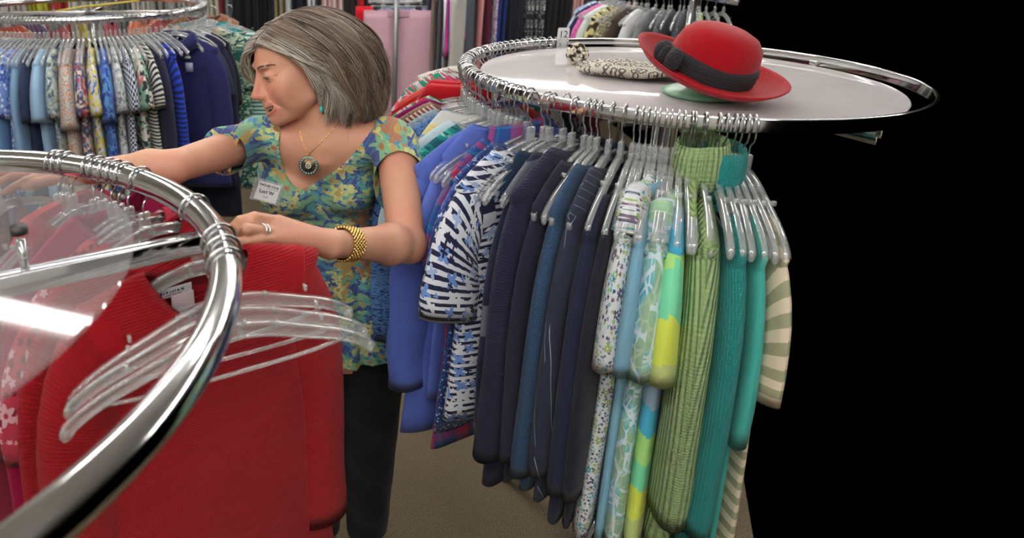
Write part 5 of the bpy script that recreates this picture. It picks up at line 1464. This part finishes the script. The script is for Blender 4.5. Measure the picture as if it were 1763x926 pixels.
# ------------------------------------------------------------------ on the acrylic top of the right rack
FELT = F('solid', (156, 1, 18), rough=.95, sheen=.15)
BAND = F('solid', (44, 44, 48), knit=('h', .004))
hc = Wd(1214, 128, 1.385)
hn = cR*.20+cU*.83+cT*.52; hn /= np.linalg.norm(hn)
Rh = frame(hn, cT)       # local z is the hat's axis, local y leans to the camera
hat = thing('hat', 'red felt hat with a dark band and knotted bow, tilted on its green stand', 'hat')
def hput(o): o.parent = hat; return o
M4 = Matrix([list(map(float, Rh[i]))+[float(hc[i])] for i in range(3)]+[[0, 0, 0, 1]]); hat.matrix_world = M4
n = 72; prof = []
for r_, z_ in ((.144, .020), (.146, .023), (.143, .025), (.137, .020), (.126, .011), (.114, .005), (.100, .002), (.088, .004), (.083, .012), (.0815, .030), (.080, .055), (.074, .078), (.060, .094), (.040, .102), (.018, .105), (.001, .1055)): prof.append((r_, z_))
inner = [(.001, .101), (.040, .098), (.070, .076), (.0785, .030), (.082, .004), (.10, -.003), (.126, .005), (.144, .020)]
V = []; allp = inner+prof[1:]
for r_, z_ in allp:
    for j in range(n):
        a = 2*PI*j/n; rr = r_*(1+.05*math.cos(2*a)*(1 if r_ > .09 else .8)); zz = z_+(.012*math.cos(2*a+.6) if r_ > .09 else 0)*((r_-.09)/.07 if r_ > .09 else 0)
        V.append((rr*math.cos(a), rr*math.sin(a), zz))
Fh = [(i*n+j, i*n+(j+1) % n, (i+1)*n+(j+1) % n, (i+1)*n+j) for i in range(len(allp)-1) for j in range(n)]
mb = MB(); mb.add(V, Fh); o = mb.build('felt_body', FELT, hat); set_uv(o.data, [(v[0], v[1]+v[2]) for v in V])
mb = MB(); V = []; bp_ = [(.0835, .004), (.0875, .006), (.0870, .014), (.0885, .016), (.0865, .026), (.0880, .028), (.0850, .040), (.0815, .042)]
for r_, z_ in bp_:
    for j in range(n): a = 2*PI*j/n; rr = r_*(1+.05*math.cos(2*a)*.8); V.append((rr*math.cos(a), rr*math.sin(a), z_+.003*math.sin(3*a)))
mb.add(V, [(i*n+j, i*n+(j+1) % n, (i+1)*n+(j+1) % n, (i+1)*n+j) for i in range(len(bp_)-1) for j in range(n)]); o = mb.build('hat_band', BAND, hat); set_uv(o.data, [(v[0], v[2]) for v in V])
# bow on the side towards the left of the photo
bd = Rh.T @ (Wd(1127, 92, 1.34)-hc); ba = math.atan2(bd[1], bd[0]); bcx = np.array([.100*math.cos(ba), .100*math.sin(ba), .028])
mb = MB(); tang = np.array([-math.sin(ba), math.cos(ba), 0]); rad = np.array([math.cos(ba), math.sin(ba), 0])
Rq = np.stack([tang, rad, (0, 0, 1)], 1)
for sg in (-1, 1):
    mb.ball(bcx+tang*sg*.019+rad*.004, (.021, .013, .026), 16, R=Rq); mb.ball(bcx+tang*sg*.022+rad*.010+np.array([0, 0, .004]), (.013, .011, .017), 12, R=Rq)
mb.ball(bcx+rad*.012, (.009, .012, .022), 12, R=Rq)
o = mb.build('bow', BAND, hat); set_uv(o.data, [(v[0], v[2]) for v in mb.V])
# green stand
gs = thing('hat_stand', 'round green glazed stand under the red hat', 'hat stand')
gp = Wd(1207, 168, 1.44); gs.location = (gp[0], gp[1], SHELF_Z+.0005)
GREEN = plain('green_glaze', srgb(120, 170, 140), .3)
mb = MB(); mb.lathe([(.001, 0), (.074, 0), (.079, .004), (.078, .009), (.060, .016), (.030, .024), (.016, .034), (.0115, .05), (.0115, .062), (.001, .062)], 48); mb.build('base', GREEN, gs)
top = Vector(hc)+Vector(hn)*.085; loc = gs.location
mb = MB(); mb.tube(bez([(0, 0, .055), (0, 0, .075), tuple((top-loc)*.85)], 6), .010, 14); mb.ball(tuple((top-loc)-Vector(hn)*.035), (.045, .045, .045), 18); mb.build('neck_and_dome', GREEN, gs)
# knitted beanie with pompom
KN = F('leopard', (206, 200, 186), (92, 86, 82), scale=.62, knit=('v', .006))
kp = Wd(1084, 134, 1.65)
kn = thing('beanie', 'cream and grey patterned knitted beanie lying flat beside the size divider', 'hat', (kp[0], kp[1], SHELF_Z), math.radians(-14))
n = 56; V = []; rows = 20
for i in range(rows+1):
    v_ = i/rows
    for j in range(n):
        a = 2*PI*j/n; r_ = math.sin(PI*v_)**.75; z_ = .017+.016*math.cos(PI*v_)*(1-.3*math.cos(a)) ; 
        V.append(((.128*math.cos(a)*(1-.08*math.sin(a)))*r_, .085*math.sin(a)*r_*(1+.25*math.cos(a)), z_+.003*math.sin(5*a)*r_))
mb = MB(); mb.add(V, [(i*n+j, (i+1)*n+j, (i+1)*n+(j+1) % n, i*n+(j+1) % n) for i in range(rows) for j in range(n)]); o = mb.build('knitted_body', KN, kn); set_uv(o.data, [(v[0]*1.0, v[1]*1.0) for v in V])
pm = Wd(992, 112, 1.79); loc = np.array([pm[0]-kp[0], pm[1]-kp[1], .030]); c, s_ = math.cos(math.radians(14)), math.sin(math.radians(14)); loc = np.array([c*loc[0]-s_*loc[1], s_*loc[0]+c*loc[1], .030])
def pom_mat():
    m, nt, b = newmat('pompom_wool'); at = nd(nt, 'TexCoord', out=3); v = nd(nt, 'TexVoronoi', {'Vector': at, 'Scale': 95.0}, out=None)
    nt.links.new(ramp(nt, sep(nt, v.outputs['Color'])[0], [(0, srgb(60, 54, 48)), (.38, srgb(214, 206, 186))]), b.inputs['Base Color']); b.inputs['Roughness'].default_value = .95; return m
mb = MB(); rr_ = np.random.RandomState(3); mb.ball((0, 0, 0), .020, 16)
for i in range(420):
    v_ = rr_.normal(size=3); v_ /= np.linalg.norm(v_); mb.ball(v_*rr_.uniform(.020, .027), .0042, 5)
o = mb.build('pompom', pom_mat(), kn); o.location = loc
# size divider
ta = math.radians(104.5); tx, ty = RR['c'][0]+RR['R']*math.cos(ta), RR['c'][1]+RR['R']*math.sin(ta)
sd = thing('size_divider', 'white plastic size divider numbered 12 clipped on the back of the band rail', 'sign', (tx, ty, RR['z']-.020), math.radians(8))
out = [(-.019, -.07), (-.019, .066), (-.016, .070), (.016, .070), (.019, .066), (.019, -.07), (.016, -.074), (-.016, -.074)]
V = [(x, -.0135, z) for x, z in out]+[(x, -.0115, z) for x, z in out]; k = len(out)
mb = MB(); mb.add(V, [list(range(k)), [k+i for i in range(k)][::-1]]+[(i, k+i, k+(i+1) % k, (i+1) % k) for i in range(k)]); mb.box((0, 0, .0365), (.03, .03, .003)); mb.build('plate', WHITEP, sd, smooth=False)
c = bpy.data.curves.new('numerals', 'FONT'); c.body = '12'; c.size = .030; c.align_x = 'CENTER'; c.extrude = .0003; c.materials.append(INK)
o = bpy.data.objects.new('numerals', c); COL.objects.link(o); o.parent = sd; o.rotation_euler = (PI/2, 0, 0); o.location = (0, -.0138, .040); to_mesh(o)
# yellow straps and a white cap on the back left rack
YEL = plain('yellow_strap', srgb(206, 190, 70), .5)
for (xa, ya), (xb, yb) in (((80, 22), (160, 9)), ((150, 11), (240, 1))):
    A = Wd(xa, ya, 3.75); Bq = Wd(xb, yb, 3.95); mb = MB(); mb.tube([A-A, Bq-A], .006, 8); o = mb.build('strap', YEL, loc=tuple(A))
    tag(o, 'slim yellow rod lying over the arms of the back left rack, '+('lower of two' if xa < 100 else 'upper of two'), 'rod')
